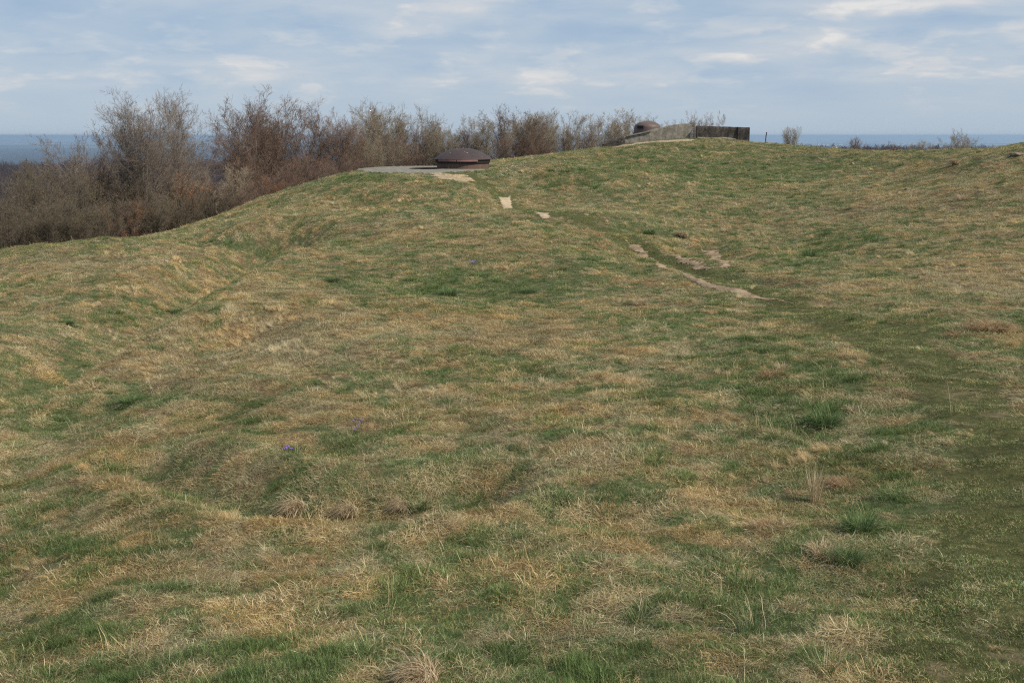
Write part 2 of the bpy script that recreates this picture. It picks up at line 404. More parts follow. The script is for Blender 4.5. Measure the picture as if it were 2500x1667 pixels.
def signed(poly, x, y):
    """distance to polygon edge, positive inside"""
    d = np.full(np.shape(x), 1e9); n = len(poly)
    for i in range(n):
        ax, ay = poly[i]; bx, by = poly[(i + 1) % n]; dx, dy = bx - ax, by - ay
        t = np.clip(((x - ax) * dx + (y - ay) * dy) / (dx * dx + dy * dy + 1e-9), 0, 1)
        d = np.minimum(d, np.hypot(x - ax - t * dx, y - ay - t * dy))
    return np.where(inside(poly, x, y), d, -d)
BARE_W = []
for nm, pts, rag, k in BARE:
    BARE_W.append((nm, [tuple(P(u, v)[:2]) for u, v in pts], rag, k))
# the worn patches near the camera on the trodden path
for cx_, cy_, rr in ((P(2380, 990)[0], P(2380, 990)[1], .5), (P(2250, 885)[0], P(2250, 885)[1], .35), (P(2440, 1640)[0], P(2440, 1640)[1], .3), (P(2040, 744)[0], P(2040, 744)[1], .3)):
    pl = [(cx_ + rr * math.cos(k * .7) * (1 + .3 * math.sin(k * 2.1)), cy_ + 1.2 * rr * math.sin(k * .7) * (1 + .3 * math.cos(k * 1.7))) for k in range(9)]
    pass
def mat_bare(name, c1, c2, c3, sc):
    m, nt, out = new_mat(name)
    geo = nd(nt, 'ShaderNodeNewGeometry'); f = noise(nt, geo.outputs['Position'], sc, 6, .7); g = noise(nt, geo.outputs['Position'], 60, 2, .5)
    r = ramp(nt, [(.3, c1), (.5, c2), (.7, c3)]); nt.links.new(f, r.inputs[0])
    b = mth(nt, 'ADD', f, g)
    p = principled(nt, out, r.outputs[0], .95, .1, b, .5, .02)
    a = nd(nt, 'ShaderNodeAttribute', attribute_name='edge')
    fr = noise(nt, geo.outputs['Position'], 14, 5, .75)
    al = ramp(nt, [(.44, 0.0), (.56, 1.0)]); nt.links.new(mth(nt, 'ADD', mth(nt, 'MULTIPLY_ADD', a.outputs['Fac'], 2.6, .47), mth(nt, 'MULTIPLY', mth(nt, 'SUBTRACT', fr, .5), 1.1)), al.inputs[0])
    nt.links.new(al.outputs[0], p.inputs['Alpha']); return m
M_BARE = mat_bare('bare_chalky_earth', (.17, .115, .065), (.34, .25, .155), (.47, .36, .235), 3.5)
M_STEP = mat_bare('worn_chalk', (.34, .26, .16), (.47, .37, .24), (.56, .45, .30), 4)
M_GRAV = mat_bare('pale_gravel', (.17, .12, .06), (.38, .29, .17), (.68, .57, .40), 7)
def bare_mask(x, y):
    s = np.full(np.shape(x), -9.0)
    for nm, pl, rag, k in BARE_W:
        if k == 3: continue
        s = np.maximum(s, signed(pl, x, y) + rag * .6 * fbm(x / .25, y / .25, 91, 2) - .02)
    return s
def build_bare():
    for nm, pl, rag, k in BARE_W:
        a = np.array(pl); lo = a.min(0) - .1; hi = a.max(0) + .1; st = .03 if k != 3 else .025
        xs = np.arange(lo[0], hi[0], st); ys = np.arange(lo[1], hi[1], st * 1.5)
        X, Y = np.meshgrid(xs, ys); S = signed(pl, X, Y) + rag * .6 * fbm(X / .25, Y / .25, 91, 3)
        if k == 2: S = S - .10 - .45 * fbm(X / .7, Y / .16, 97, 3)
        if k == 3: S = S + .5 * fbm(X / .12, Y / .12, 95, 2) - .35
        keep = (S[:-1, :-1] > -.13) & (S[1:, 1:] > -.13)
        ny, nx = X.shape
        idx = (np.arange(ny - 1)[:, None] * nx + np.arange(nx - 1)[None, :])[keep]
        if len(idx) < 4: continue
        q = np.stack([idx, idx + 1, idx + nx + 1, idx + nx], 1)
        uq, inv = np.unique(q, return_inverse=True)
        Z = height(X, Y) + .012 + np.minimum(.02, np.maximum(0, S) * .12)
        V = np.stack([X, Y, Z], -1).reshape(-1, 3)[uq]
        me = mesh_np(nm, V, [inv.reshape(-1, 4)], True); fattr(me, 'edge', S.ravel()[uq])
        tag(obj(nm, me, [M_BARE, M_STEP, M_GRAV, M_BARE][k]), kind='structure')
build_bare()

# ------------------------------------------------------------------ grass
def blades(n, r_root, len_rng, lean_rng, droop, width, r_spread_dir=None, seed=0, kseg=3, layer=0.0, curl=.5):
    """ribbons; returns verts (n*(2k+1),3), quads, tris"""
    g = np.random.default_rng(seed)
    ang = g.uniform(0, 2 * np.pi, n); rr = r_root * np.sqrt(g.uniform(0, 1, n))
    base = np.stack([rr * np.cos(ang), rr * np.sin(ang), np.full(n, -.015)], 1)
    az = ang + g.normal(0, 1.0, n) if r_spread_dir is None else g.normal(r_spread_dir, .8, n)
    L = g.uniform(*len_rng, n); lean = np.radians(g.uniform(*lean_rng, n)); w = width * g.uniform(.6, 1.3, n)
    pts = [base + np.stack([np.zeros(n), np.zeros(n), np.full(n, layer)], 1) * g.uniform(0, 1, n)[:, None]]
    side = []
    for k in range(kseg):
        h = np.stack([np.sin(lean) * np.cos(az), np.sin(lean) * np.sin(az), np.cos(lean)], 1)
        side.append(np.stack([-np.sin(az), np.cos(az), g.normal(0, .3, n)], 1))
        pts.append(pts[-1] + h * (L / kseg)[:, None])
        lean = np.minimum(lean + droop * g.uniform(.5, 1.5, n), 1.9); az = az + g.normal(0, curl, n)
    V = []; 
    for k in range(kseg):
        ww = (w * (1 - .25 * k / kseg))[:, None]
        V += [pts[k] - side[k] * ww / 2, pts[k] + side[k] * ww / 2]
    V.append(pts[kseg]); V = np.stack(V, 1); V[..., 2] = np.maximum(V[..., 2], -.02)
    m = 2 * kseg + 1; b = np.arange(n)[:, None] * m
    quads = np.concatenate([b + np.array([[2 * k, 2 * k + 1, 2 * k + 3, 2 * k + 2]]) for k in range(kseg - 1)])
    tris = b + np.array([[2 * kseg - 2, 2 * kseg - 1, 2 * kseg]])
    return V.reshape(-1, 3), quads, tris, m, g
def tuft_mesh(name, specs, seed):
    VS = []; Q = []; T = []; tone = []; qm = []; tm = []; off = 0
    mats = []
    for s in specs:
        mat = s.pop('mat'); tr = s.pop('tone', (0, 1)); mats.append(mat)
        V, q, t, m, g = blades(seed=seed * 31 + len(VS), **s)
        n = len(t); VS.append(V); Q.append(q + off); T.append(t + off)
        qm += [len(mats) - 1] * len(q); tm += [len(mats) - 1] * len(t)
        tone.append(np.repeat(np.clip(g.uniform(*tr, n), 0, 1), m)); off += len(V)
    me = mesh_np(name, np.concatenate(VS), [np.concatenate(Q), np.concatenate(T)])
    for m in mats: me.materials.append(m)
    me.polygons.foreach_set('material_index', np.array(qm + tm, dtype=np.int32))
    fattr(me, 'tone', np.concatenate(tone))
    return me
protos = bpy.data.collections.new('grass_prototypes')
TYPES = {}
def add_type(key, n, fn):
    for i in range(n):
        idx = len(protos.objects)
        me = fn(100 * len(TYPES) + i)
        o = bpy.data.objects.new('tuft_%02d' % idx, me); protos.objects.link(o)
        TYPES.setdefault(key, []).append(idx)
add_type('straw', 5, lambda s: tuft_mesh('t', [
    dict(mat=M_STRAW, n=64, r_root=.12, len_rng=(.06, .20), lean_rng=(55, 92), droop=.22, width=.0042, layer=.035, tone=(.0, .9)),
    dict(mat=M_STRAW, n=7, r_root=.12, len_rng=(.08, .22), lean_rng=(15, 75), droop=.35, width=.0035, tone=(.5, 1)),
    dict(mat=M_GREEN, n=14, r_root=.11, len_rng=(.05, .11), lean_rng=(5, 50), droop=.25, width=.0036, tone=(.1, 1))], s))
add_type('green', 4, lambda s: tuft_mesh('t', [
    dict(mat=M_GREEN, n=64, r_root=.11, len_rng=(.06, .15), lean_rng=(5, 45), droop=.22, width=.0036, tone=(0, 1)),
    dict(mat=M_STRAW, n=14, r_root=.12, len_rng=(.07, .18), lean_rng=(45, 88), droop=.3, width=.0034, tone=(.2, 1))], s))
add_type('mixed', 4, lambda s: tuft_mesh('t', [
    dict(mat=M_GREEN, n=36, r_root=.11, len_rng=(.05, .12), lean_rng=(5, 50), droop=.25, width=.0034, tone=(.1, 1)),
    dict(mat=M_STRAW, n=36, r_root=.12, len_rng=(.06, .18), lean_rng=(45, 90), droop=.25, width=.0034, layer=.03, tone=(.0, .95))], s))
add_type('moss', 4, lambda s: tuft_mesh('t', [
    dict(mat=M_MOSS, n=90, r_root=.12, len_rng=(.02, .045), lean_rng=(5, 70), droop=.3, width=.0032, tone=(0, 1)),
    dict(mat=M_STRAW, n=9, r_root=.12, len_rng=(.03, .09), lean_rng=(40, 88), droop=.2, width=.003, tone=(.3, 1)),
    dict(mat=M_GREEN, n=12, r_root=.12, len_rng=(.03, .07), lean_rng=(5, 60), droop=.2, width=.003, tone=(.1, .9))], s))
add_type('hay', 4, lambda s: tuft_mesh('t', [
    dict(mat=M_STRAW, n=100, r_root=.09, len_rng=(.14, .34), lean_rng=(10, 60), droop=.55, width=.003, r_spread_dir=0.0, layer=.05, tone=(.1, 1), curl=.25),
    dict(mat=M_GREEN, n=8, r_root=.09, len_rng=(.06, .14), lean_rng=(5, 40), droop=.25, width=.0034, tone=(.2, 1))], s))
add_type('stalk', 3, lambda s: tuft_mesh('t', [
    dict(mat=M_STRAW, n=5, r_root=.08, len_rng=(.2, .42), lean_rng=(2, 45), droop=.15, width=.003, tone=(.6, 1), kseg=4)], s))
add_type('fresh', 3, lambda s: tuft_mesh('t', [
    dict(mat=M_GREEN, n=110, r_root=.10, len_rng=(.10, .22), lean_rng=(2, 45), droop=.25, width=.0038, tone=(0, .85))], s))

def euler_from(nx, ny, nz, rz):
    c, s = np.cos(rz), np.sin(rz)
    n = np.stack([nx, ny, nz], 1); n /= np.linalg.norm(n, axis=1)[:, None]
    t = np.stack([c, s, np.zeros_like(c)], 1); t -= n * (t * n).sum(1)[:, None]; t /= np.linalg.norm(t, axis=1)[:, None]
    b = np.cross(n, t)
    M = np.stack([t, b, n], 2)     # columns
    return np.stack([np.arctan2(M[:, 2, 1], M[:, 2, 2]), -np.arcsin(np.clip(M[:, 2, 0], -1, 1)), np.arctan2(M[:, 1, 0], M[:, 0, 0])], 1)

SLAB_C = (-5.1, 61.6)
def slab_mask(x, y):     # inside the concrete apron
    return ((x - SLAB_C[0]) / 4.35) ** 2 + ((y - SLAB_C[1]) / 6.2) ** 2 < 1
def make_instancer(name, pts, col, mat_attrs):
    me = bpy.data.meshes.new(name); me.vertices.add(len(pts)); me.vertices.foreach_set('co', pts.astype(np.float32).ravel())
    for k, v in mat_attrs.items():
        if k == 'idx':
            a = me.attributes.new('idx', 'INT', 'POINT'); a.data.foreach_set('value', v.astype(np.int32))
        elif k == 'scl': fattr(me, k, v)
        elif k == 'tint': cattr(me, k, v)
        else: vattr(me, k, v)
    me.update(); o = obj(name, me)
    ng = bpy.data.node_groups.new(name + '_scatter', 'GeometryNodeTree')
    ng.interface.new_socket('Geometry', in_out='INPUT', socket_type='NodeSocketGeometry')
    ng.interface.new_socket('Geometry', in_out='OUTPUT', socket_type='NodeSocketGeometry')
    N = ng.nodes; L = ng.links
    gi = N.new('NodeGroupInput'); go = N.new('NodeGroupOutput')
    ci = N.new('GeometryNodeCollectionInfo'); ci.inputs[0].default_value = col; ci.inputs[1].default_value = True; ci.inputs[2].default_value = True
    ip = N.new('GeometryNodeInstanceOnPoints'); ip.inputs['Pick Instance'].default_value = True
    def na(nm, t):
        n = N.new('GeometryNodeInputNamedAttribute'); n.data_type = t; n.inputs[0].default_value = nm; return n.outputs[0]
    L.new(gi.outputs[0], ip.inputs['Points']); L.new(ci.outputs[0], ip.inputs['Instance'])
    L.new(na('idx', 'INT'), ip.inputs['Instance Index'])
    e2r = N.new('FunctionNodeEulerToRotation'); L.new(na('rot', 'FLOAT_VECTOR'), e2r.inputs[0]); L.new(e2r.outputs[0], ip.inputs['Rotation'])
    L.new(na('scl', 'FLOAT'), ip.inputs['Scale']); L.new(ip.outputs[0], go.inputs[0])
    md = o.modifiers.new('scatter', 'NODES'); md.node_group = ng
    return o

def scatter_grass():
    P_ = []
    # density (tufts per m2) as a function of distance
    bands = [(1.8, 4.8, 60), (4.8, 9, 380), (9, 15, 290), (15, 25, 190), (25, 40, 105), (40, 60, 60), (60, 95, 38)]
    for r0, r1, dens in bands:
        half = math.radians(60 if r1 <= 9 else 46 if r1 <= 25 else 38)
        n = int(dens * half * (r1 ** 2 - r0 ** 2))
        r = np.sqrt(rng.uniform(r0 ** 2, r1 ** 2, n)); t = rng.uniform(-half, half, n)
        P_.append(np.stack([r * np.sin(t), r * np.cos(t), r], 1))
    p = np.concatenate(P_); x, y, r = p.T
    pm = path_mask(x, y); bm = bare_mask(x, y); wd = wood(x, y)
    keep = (rng.uniform(0, 1, len(x)) > .75 * worn(x, y) * (fbm(x / .3, y / .3, 97, 2) > -.1)) & ~slab_mask(x, y) & (bm < -.05 + rng.uniform(0, .16, len(x)) ** 1.5) & (rng.uniform(0, 1, len(x)) > wd * .93)
    keep &= ~((np.abs(x - 17.5) < 4.9) & (np.abs(y - 85.5) < 3.2) & (y > 83))
    x, y, r, pm, bm = x[keep], y[keep], r[keep], pm[keep], bm[keep]
    z = height(x, y); e = .12
    nx = -(height(x + e, y) - height(x - e, y)) / (2 * e); ny = -(height(x, y + e) - height(x, y - e)) / (2 * e)
    g = greenness(x, y) + rng.normal(0, .38, len(x)); n = len(x); q = rng.uniform(0, 1, n)
    clump = fbm(x / .8, y / .8, 111, 3)
    pick = lambda key, m: rng.choice(TYPES[key], m)
    idx = np.zeros(n, int); 
    kinds = np.full(n, 'mixed', dtype=object)
    kinds[g < -.05] = 'straw'; kinds[g > .75] = 'green'
    kinds[(g > 1.4) & (q < .3)] = 'fresh'
    kinds[(g < .1) & (clump > .28) & (q < .35)] = 'hay'
    kinds[(q > .992)] = 'stalk'
    near_path = (((pm + .6 * (q - .5) > .42) & (rng.uniform(0, 1, n) < .93)) | (bm > -.12 + .2 * (q - .5)))
    kinds[near_path] = 'moss'
    for k in TYPES:
        m = kinds == k; idx[m] = pick(k, m.sum())
    rz = np.where(np.isin(kinds, ['straw', 'hay']), 2.6 * fbm(x / 2.5, y / 2.5, 121, 3) * 1.6 - 2.0 + rng.normal(0, .7, n), rng.uniform(0, 6.28, n))
    scl = np.clip(.54 + .52 * fbm(x / .34, y / .34, 181, 3) + rng.normal(0, .11, n) - .06 * (g > .6), .28, 1.0) * (1 + .55 * smooth(12, 60, r)) * np.where(kinds == 'moss', 1.25, 1) * np.where(kinds == 'hay', .7, 1)
    scl *= 1 - .35 * np.clip(pm, 0, 1) * (kinds != 'moss')
    # tint of a patch: pale, orange, grey, dark
    t1 = fbm(x / 1.6, y / 1.6, 131, 4, .7); t2 = fbm(x / .7, y / .7, 141, 3, .7); t3 = fbm(x / 7, y / 7, 151, 2)
    br = np.clip(1.10 + (.16 * t1 + .12 * t3 + .30 * t2) + rng.normal(0, .14, n), .45, 1.6)
    warm = np.clip(.03 + .6 * fbm(x / .5, y / .5, 191, 3) + .3 * fbm(x / 3, y / 3, 161, 3) + rng.normal(0, .16, n), -.3, 1.0)
    pt = smooth(.2, .6, pm); br = br * (1 + pt * (.10 + .7 * fbm(x / .28, y / .28, 171, 3)))
    gk = np.isin(kinds, ['green', 'fresh', 'moss']); warm = np.where(gk, warm * .4, warm)
    tint = np.stack([br * (1 + .16 * warm), br * (1 - .07 * warm), .94 * br * (1 - .34 * warm)], 1)
    o = make_instancer('grass', np.stack([x, y, z], 1), protos, dict(idx=idx, rot=euler_from(nx, ny, np.ones(n), rz), scl=scl, tint=tint))
    tag(o, 'rough meadow grass, dry straw patches mixed with fresh green, covering the whole hillside', 'grass', kind='stuff')
    print('grass tufts', n)
scatter_grass()

# ------------------------------------------------------------------ trees
def unit(v): return v / (np.linalg.norm(v, axis=-1, keepdims=True) + 1e-9)
class Wood:
    def __init__(self, seed): self.g = np.random.default_rng(seed); self.levels = []
    def seed_stems(self, n, length, spread, K=8, base_r=.08, rad=.1, wander=.08, up=.1):
        g = self.g; az = g.uniform(0, 2 * np.pi, n); lean = np.radians(g.uniform(*spread, n)); L = length * g.uniform(.84, 1.0, n)
        base = np.stack([base_r * np.cos(az), base_r * np.sin(az), np.full(n, -.3)], 1)
        d = np.stack([np.sin(lean) * np.cos(az), np.sin(lean) * np.sin(az), np.cos(lean)], 1)
        return self._grow(base, d, L, np.full(n, rad) * g.uniform(.7, 1.1, n), K, wander, up, .18)
    def _grow(self, base, d, L, r0, K, wander, up, tip):
        g = self.g; n = len(base); pts = [base]
        for k in range(K - 1):
            d = unit(d + g.normal(0, wander, (n, 3)) + np.array([0, 0, up]))
            pts.append(pts[-1] + d * (L / (K - 1))[:, None])
        pts = np.stack(pts, 1); t = np.linspace(0, 1, K)[None, :]
        R = r0[:, None] * (1 - (1 - tip) * t)
        lv = dict(p=pts, r=R, L=L); self.levels.append(lv); return lv
    def children(self, lv, n_per, trange, ang, lenf, K, rf, wander, up, tip=.3, rmin=.004, taper_len=.6, rmax=9, var=(.6, 1.15)):
        g = self.g; N, Kp, _ = lv['p'].shape; n = N * n_per
        pi = np.repeat(np.arange(N), n_per)
        t = g.uniform(*trange, n); s = t * (Kp - 1); i = np.minimum(s.astype(int), Kp - 2); f = (s - i)[:, None]
        A = lv['p'][pi, i]; B = lv['p'][pi, i + 1]; base = A + (B - A) * f; tan = unit(B - A)
        rp = lv['r'][pi, i]
        perp = unit(np.cross(tan, g.normal(0, 1, (n, 3)))); a = np.radians(g.uniform(*ang, n))[:, None]
        d = np.cos(a) * tan + np.sin(a) * perp
        L = lv['L'][pi] * lenf * (1 - taper_len * t) * g.uniform(*var, n)
        return self._grow(base, d, L, np.minimum(np.maximum(rp * rf, rmin), rmax), K, wander, up, tip)
def tubes(levels, sides, tones, base_tone=None):
    VS = []; Q = []; TN = []; off = 0
    for lv, S, tn in zip(levels, sides, tones):
        p, r = lv['p'], lv['r']; N, K, _ = p.shape
        tan = unit(np.gradient(p, axis=1)); ref = unit(np.cross(tan[:, :1] * np.ones((1, K, 1)), np.array([.31, .87, .4])))
        b = unit(np.cross(tan, ref)); a = np.cross(b, tan)
        ph = np.arange(S) / S * 2 * np.pi
        V = p[:, :, None, :] + r[:, :, None, None] * (np.cos(ph)[None, None, :, None] * a[:, :, None, :] + np.sin(ph)[None, None, :, None] * b[:, :, None, :])
        idx = off + np.arange(N * K * S).reshape(N, K, S)
        q = np.stack([idx[:, :-1, :], np.roll(idx[:, :-1, :], -1, 2), np.roll(idx[:, 1:, :], -1, 2), idx[:, 1:, :]], -1).reshape(-1, 4)
        VS.append(V.reshape(-1, 3)); Q.append(q); off += N * K * S
        TN.append(np.broadcast_to(np.linspace(tn[0], tn[1], K)[None, :, None], (N, K, S)).ravel())
    return np.concatenate(VS), np.concatenate(Q), np.concatenate(TN)
def wood_mesh(name, levels, sides, tones, mat):
    V, Q, T = tubes(levels, sides, tones); me = mesh_np(name, V, [Q], True); fattr(me, 'tone', T); me.materials.append(mat); return me
def leaves_mesh(name, lv, n, size, g, mat, zmax=None):
    """dead leaves hanging on twigs"""
    p = lv['p'].reshape(-1, 3)
    if zmax is not None: p = p[p[:, 2] < zmax]
    # clumped: choose a few centres
    cen = p[g.integers(0, len(p), 26)]
    d = np.min(np.linalg.norm(p[:, None] - cen[None], axis=2), axis=1); w = np.exp(-(d / .45) ** 2) + 1e-4
    c = p[g.choice(len(p), n, p=w / w.sum())] + g.normal(0, .06, (n, 3))
    a = unit(g.normal(0, 1, (n, 3))); b = unit(np.cross(a, g.normal(0, 1, (n, 3)))); s = size * g.uniform(.6, 1.2, (n, 1))
    V = np.stack([c - a * s, c + b * s * .55, c + a * s, c - b * s * .55], 1).reshape(-1, 3)
    me = mesh_np(name, V, [np.arange(4 * n).reshape(-1, 4)]); me.materials.append(mat); return me

PROTO = {}       # key -> (height, trunk mesh, crown mesh, leaves mesh)
def prune(levels, zmax):
    for lv in levels:
        over = lv['p'][:, -1, 2] > zmax; lv['p'][over] = lv['p'][over][:, :1] + (lv['p'][over] - lv['p'][over][:, :1]) * .25
def finish(key, w, n_trunk, sides, tones, bark, leaf=None):
    tr = wood_mesh('trunk', w.levels[:n_trunk], sides[:n_trunk], tones[:n_trunk], M_BARK[bark])
    cr = wood_mesh('crown', w.levels[n_trunk:], sides[n_trunk:], tones[n_trunk:], M_BARK[bark])
    pass
    lf = leaves_mesh('leaves', w.levels[-1], leaf[0], .045, w.g, M_LEAF, leaf[1]) if leaf else None
    zs = np.concatenate([l['p'].reshape(-1, 3)[:, 2] for l in w.levels])
    PROTO[key] = (float(np.percentile(zs, 99.95)), tr, cr, lf)
def tall(key, seed, bark, stems=1, H=10, spread=(0, 6), leaf=None, fork=.38, limbs=12, ang=(8, 46)):
    w = Wood(seed)
    s = w.seed_stems(stems, H * fork, spread, 6, .15 if stems > 1 else 0, .20 if stems == 1 else .14, .045, .1)
    l = w.children(s, max(2, round(limbs / stems)), (.45, 1.0), ang, (1 - fork) / fork * 1.05, 9, .55, .055, .06, .10, .03, 0, .09, (.84, 1.06))
    a = w.children(l, 12, (.12, .98), (24, 50), .48, 6, .5, .08, .05, .2, .012, .38, .036)
    b = w.children(a, 8, (.08, 1.0), (26, 54), .52, 5, .5, .07, .07, .35, .0064, .4, .0095)
    c = w.children(b, 4, (.05, 1.0), (22, 46), .7, 3, .6, .05, .05, .6, .0052, .35, .006)
    d = w.children(c, 1, (.1, .8), (14, 34), .9, 2, .8, .05, .03, .7, .005, .3, .006)
    finish(key, w, 1, [8, 6, 4, 3, 3, 3], [(0, .05), (.02, .35), (.3, .6), (.5, .8), (.7, .95), (.85, 1)], bark, leaf)
def bushy(key, seed, bark, stems=12, H=5.5, spread=(4, 34), leaf=None, up=.04, dense=1.0):
    w = Wood(seed)
    s = w.seed_stems(stems, H, spread, 9, .5, .04, .06, up)
    a = w.children(s, int(13 * dense), (.1, .98), (18, 44), .42, 6, .5, .07, .05, .25, .008, .55, .022)
    b = w.children(a, 9, (.06, 1.0), (28, 58), .50, 4, .6, .08, .06, .4, .006, .35, .009)
    c = w.children(b, 5, (.02, 1.0), (22, 48), .65, 3, .7, .06, .04, .6, .0052, .35, .0063)
    finish(key, w, 1, [6, 4, 3, 3], [(0, .35), (.35, .65), (.6, .9), (.8, 1)], bark, leaf)
tall('beech_a', 11, 'grey', 1, 10.5, fork=.40, limbs=21, ang=(4, 50)); tall('beech_b', 12, 'grey', 2, 10, (2, 8), fork=.4, limbs=20, ang=(5, 46)); tall('beech_c', 13, 'grey', 1, 9, fork=.45, limbs=11, ang=(5, 42))
tall('rowan_a', 14, 'red', 3, 8.5, (4, 14), limbs=15, ang=(6, 46)); tall('rowan_b', 15, 'red', 4, 8.5, (6, 18), limbs=16, fork=.34, ang=(6, 46)); tall('rowan_c', 36, 'red', 3, 8, (4, 14), limbs=12, leaf=(500, 4), ang=(4, 34))
tall('ash_a', 17, 'olive', 3, 7.5, (5, 16), limbs=12, fork=.34, ang=(6, 40)); tall('ash_b', 18, 'olive', 4, 7.5, (6, 20), limbs=16, fork=.3, ang=(6, 40))
tall('wind_a', 39, 'grey', 2, 7.5, (4, 12), limbs=12, fork=.45, ang=(10, 48))
bushy('thorn_a', 21, 'dark', 22, 5.5, (5, 52), dense=1.25); bushy('thorn_b', 22, 'dark', 22, 5, (8, 58), dense=1.15); bushy('thorn_c', 23, 'red', 17, 5, (6, 46))
bushy('leafy', 24, 'red', 16, 5, (6, 44), leaf=(2200, 9))
bushy('hazel_a', 25, 'olive', 17, 5.5, (3, 36)); bushy('hazel_b', 26, 'olive', 15, 5.5, (4, 40)); bushy('hazel_c', 27, 'red', 17, 5.5, (3, 38))
bushy('pale_a', 28, 'pale', 17, 5, (3, 38), dense=.85); bushy('pale_b', 29, 'pale', 15, 5, (4, 40), dense=.8)

G_L = 'bare trees along the left edge of the meadow'; G_M = 'bare trees behind the rusty turret'; G_R = 'bare shrubs behind the concrete walls'
def tree(name, label, cat, group, key, u, top_v, Y, rz=0.0, sx=1.0):
    H, tr, cr, lf = PROTO[key]
    x = (u - 1250) / F * Y / 1.0; zb = ground(x, Y)
    a, yy, zz = ray(u, top_v); zt = zz / yy * Y
    s = max(.3, (zt - zb) / H)
    e = empty(name, (x, Y, zb), rz); e.scale = (s * sx, s * sx, s)
    tag(e, label, cat, group)
    obj('trunk', tr, None, e); obj('crown', cr, None, e)
    if lf: obj('leaves', lf, None, e)
    return e
TREES = [
 # name, label, category, group, proto, u, top v, Y, width factor
 ('thorn_bush','broad grey-brown thorn bush cut by the left edge of the photo','bush','thorn_a',-40,480,51,1.15),
 ('thorn_bush','rounded grey-brown thorn bush, second from the left edge','bush','thorn_b',80,440,53,1.15),
 ('thorn_bush','tallest dense brown thorn bush in front of the wind-bent tree','bush','thorn_a',165,390,54,1.1),
 ('thorn_bush','brown thorn bush directly right of the wind-bent tree','bush','thorn_b',238,395,56,1.0),
 ('thorn_bush','low dark thorn bush at the foot of the left slope','bush','thorn_b',20,490,48,1.0),
 ('thorn_bush','low dark thorn bush between the left edge and the leafy beech scrub','bush','thorn_a',130,475,48.5,1.0),
 ('thorn_bush','low dark bush just left of the orange-leaved scrub','bush','thorn_b',235,480,50,1.0),
 ('wind_bent_tree','small wind-bent bare tree with wide forked crown above the left thorn bushes','tree','wind_a',205,300,62,1.0),
 ('beech_tree','tall bare beech with upright grey trunk, left of the two tallest on the left','tree','beech_a',350,216,56,.95),
 ('beech_tree','tall bare beech with forked trunk, right of the two tallest on the left','tree','beech_b',428,218,63,.8),
 ('beech_tree','thin bare tree leaning out at the right foot of the two tall beeches','tree','wind_a',478,345,66,.5),
 ('leafy_bush','bush with orange dead leaves under the tall beech','bush','leafy',318,398,58,1.1),
 ('leafy_bush','bush with scattered orange leaves under the forked beech','bush','leafy',400,405,59,1.1),
 ('leafy_bush','low bush with a few orange leaves on the meadow edge','bush','leafy',310,485,52,1.0),
 ('thorn_bush','dark brown bush at the meadow edge under the forked beech','bush','thorn_a',370,470,53.5,1.1),
 ('thorn_bush','olive brown bush filling the dip right of the forked beech','bush','hazel_b',470,412,60,1.0),
 ('thorn_bush','brown bush on the meadow edge left of the russet thicket','bush','thorn_b',445,465,56,1.0),
 ('thorn_bush','pale brown bush at the left foot of the russet thicket','bush','hazel_b',530,398,62,1.0),
 ('thorn_bush','low brown bush on the meadow edge below the russet thicket','bush','thorn_b',520,450,59,1.0),
 ('russet_tree','russet bare tree at the left end of the tall thicket','tree','rowan_b',590,300,68,.7),
 ('russet_tree','russet bare tree rising left of the thicket summit','tree','rowan_a',625,250,70,.95),
 ('russet_tree','tallest russet bare tree at the summit of the thicket','tree','rowan_b',668,210,71,1.0),
 ('russet_tree','russet bare tree just right of the thicket summit','tree','rowan_a',722,240,72,1.0),
 ('russet_tree','russet bare tree ending in a thin pointed spire','tree','rowan_c',783,238,73,.85),
 ('russet_tree','russet bare tree on the right shoulder of the thicket','tree','rowan_b',842,262,74,.9),
 ('russet_tree','small russet bare tree at the right end of the thicket','tree','rowan_a',872,305,76,.9),
 ('leafy_bush','bush with rusty leaves at the foot of the thicket summit','bush','leafy',655,425,62,1.1),
 ('russet_bush','dense red-brown bush below the left part of the thicket','bush','thorn_c',600,385,64,1.2),
 ('russet_bush','dense red-brown bush below the thicket summit','bush','thorn_c',680,370,66,1.2),
 ('russet_bush','dense red-brown bush below the thin spire tree','bush','hazel_c',750,368,67,1.2),
 ('russet_bush','low dark bush on the meadow edge halfway up the slope','bush','thorn_c',590,455,60,1.0),
 ('russet_bush','low dark bush on the meadow edge below the spire tree','bush','thorn_c',725,420,64,1.0),
 ('russet_bush','red-brown bush just left of the concrete apron','bush','thorn_c',815,375,69,1.1),
 ('russet_bush','small red-brown bush at the left tip of the concrete apron','bush','hazel_c',862,368,72,1.0),
]
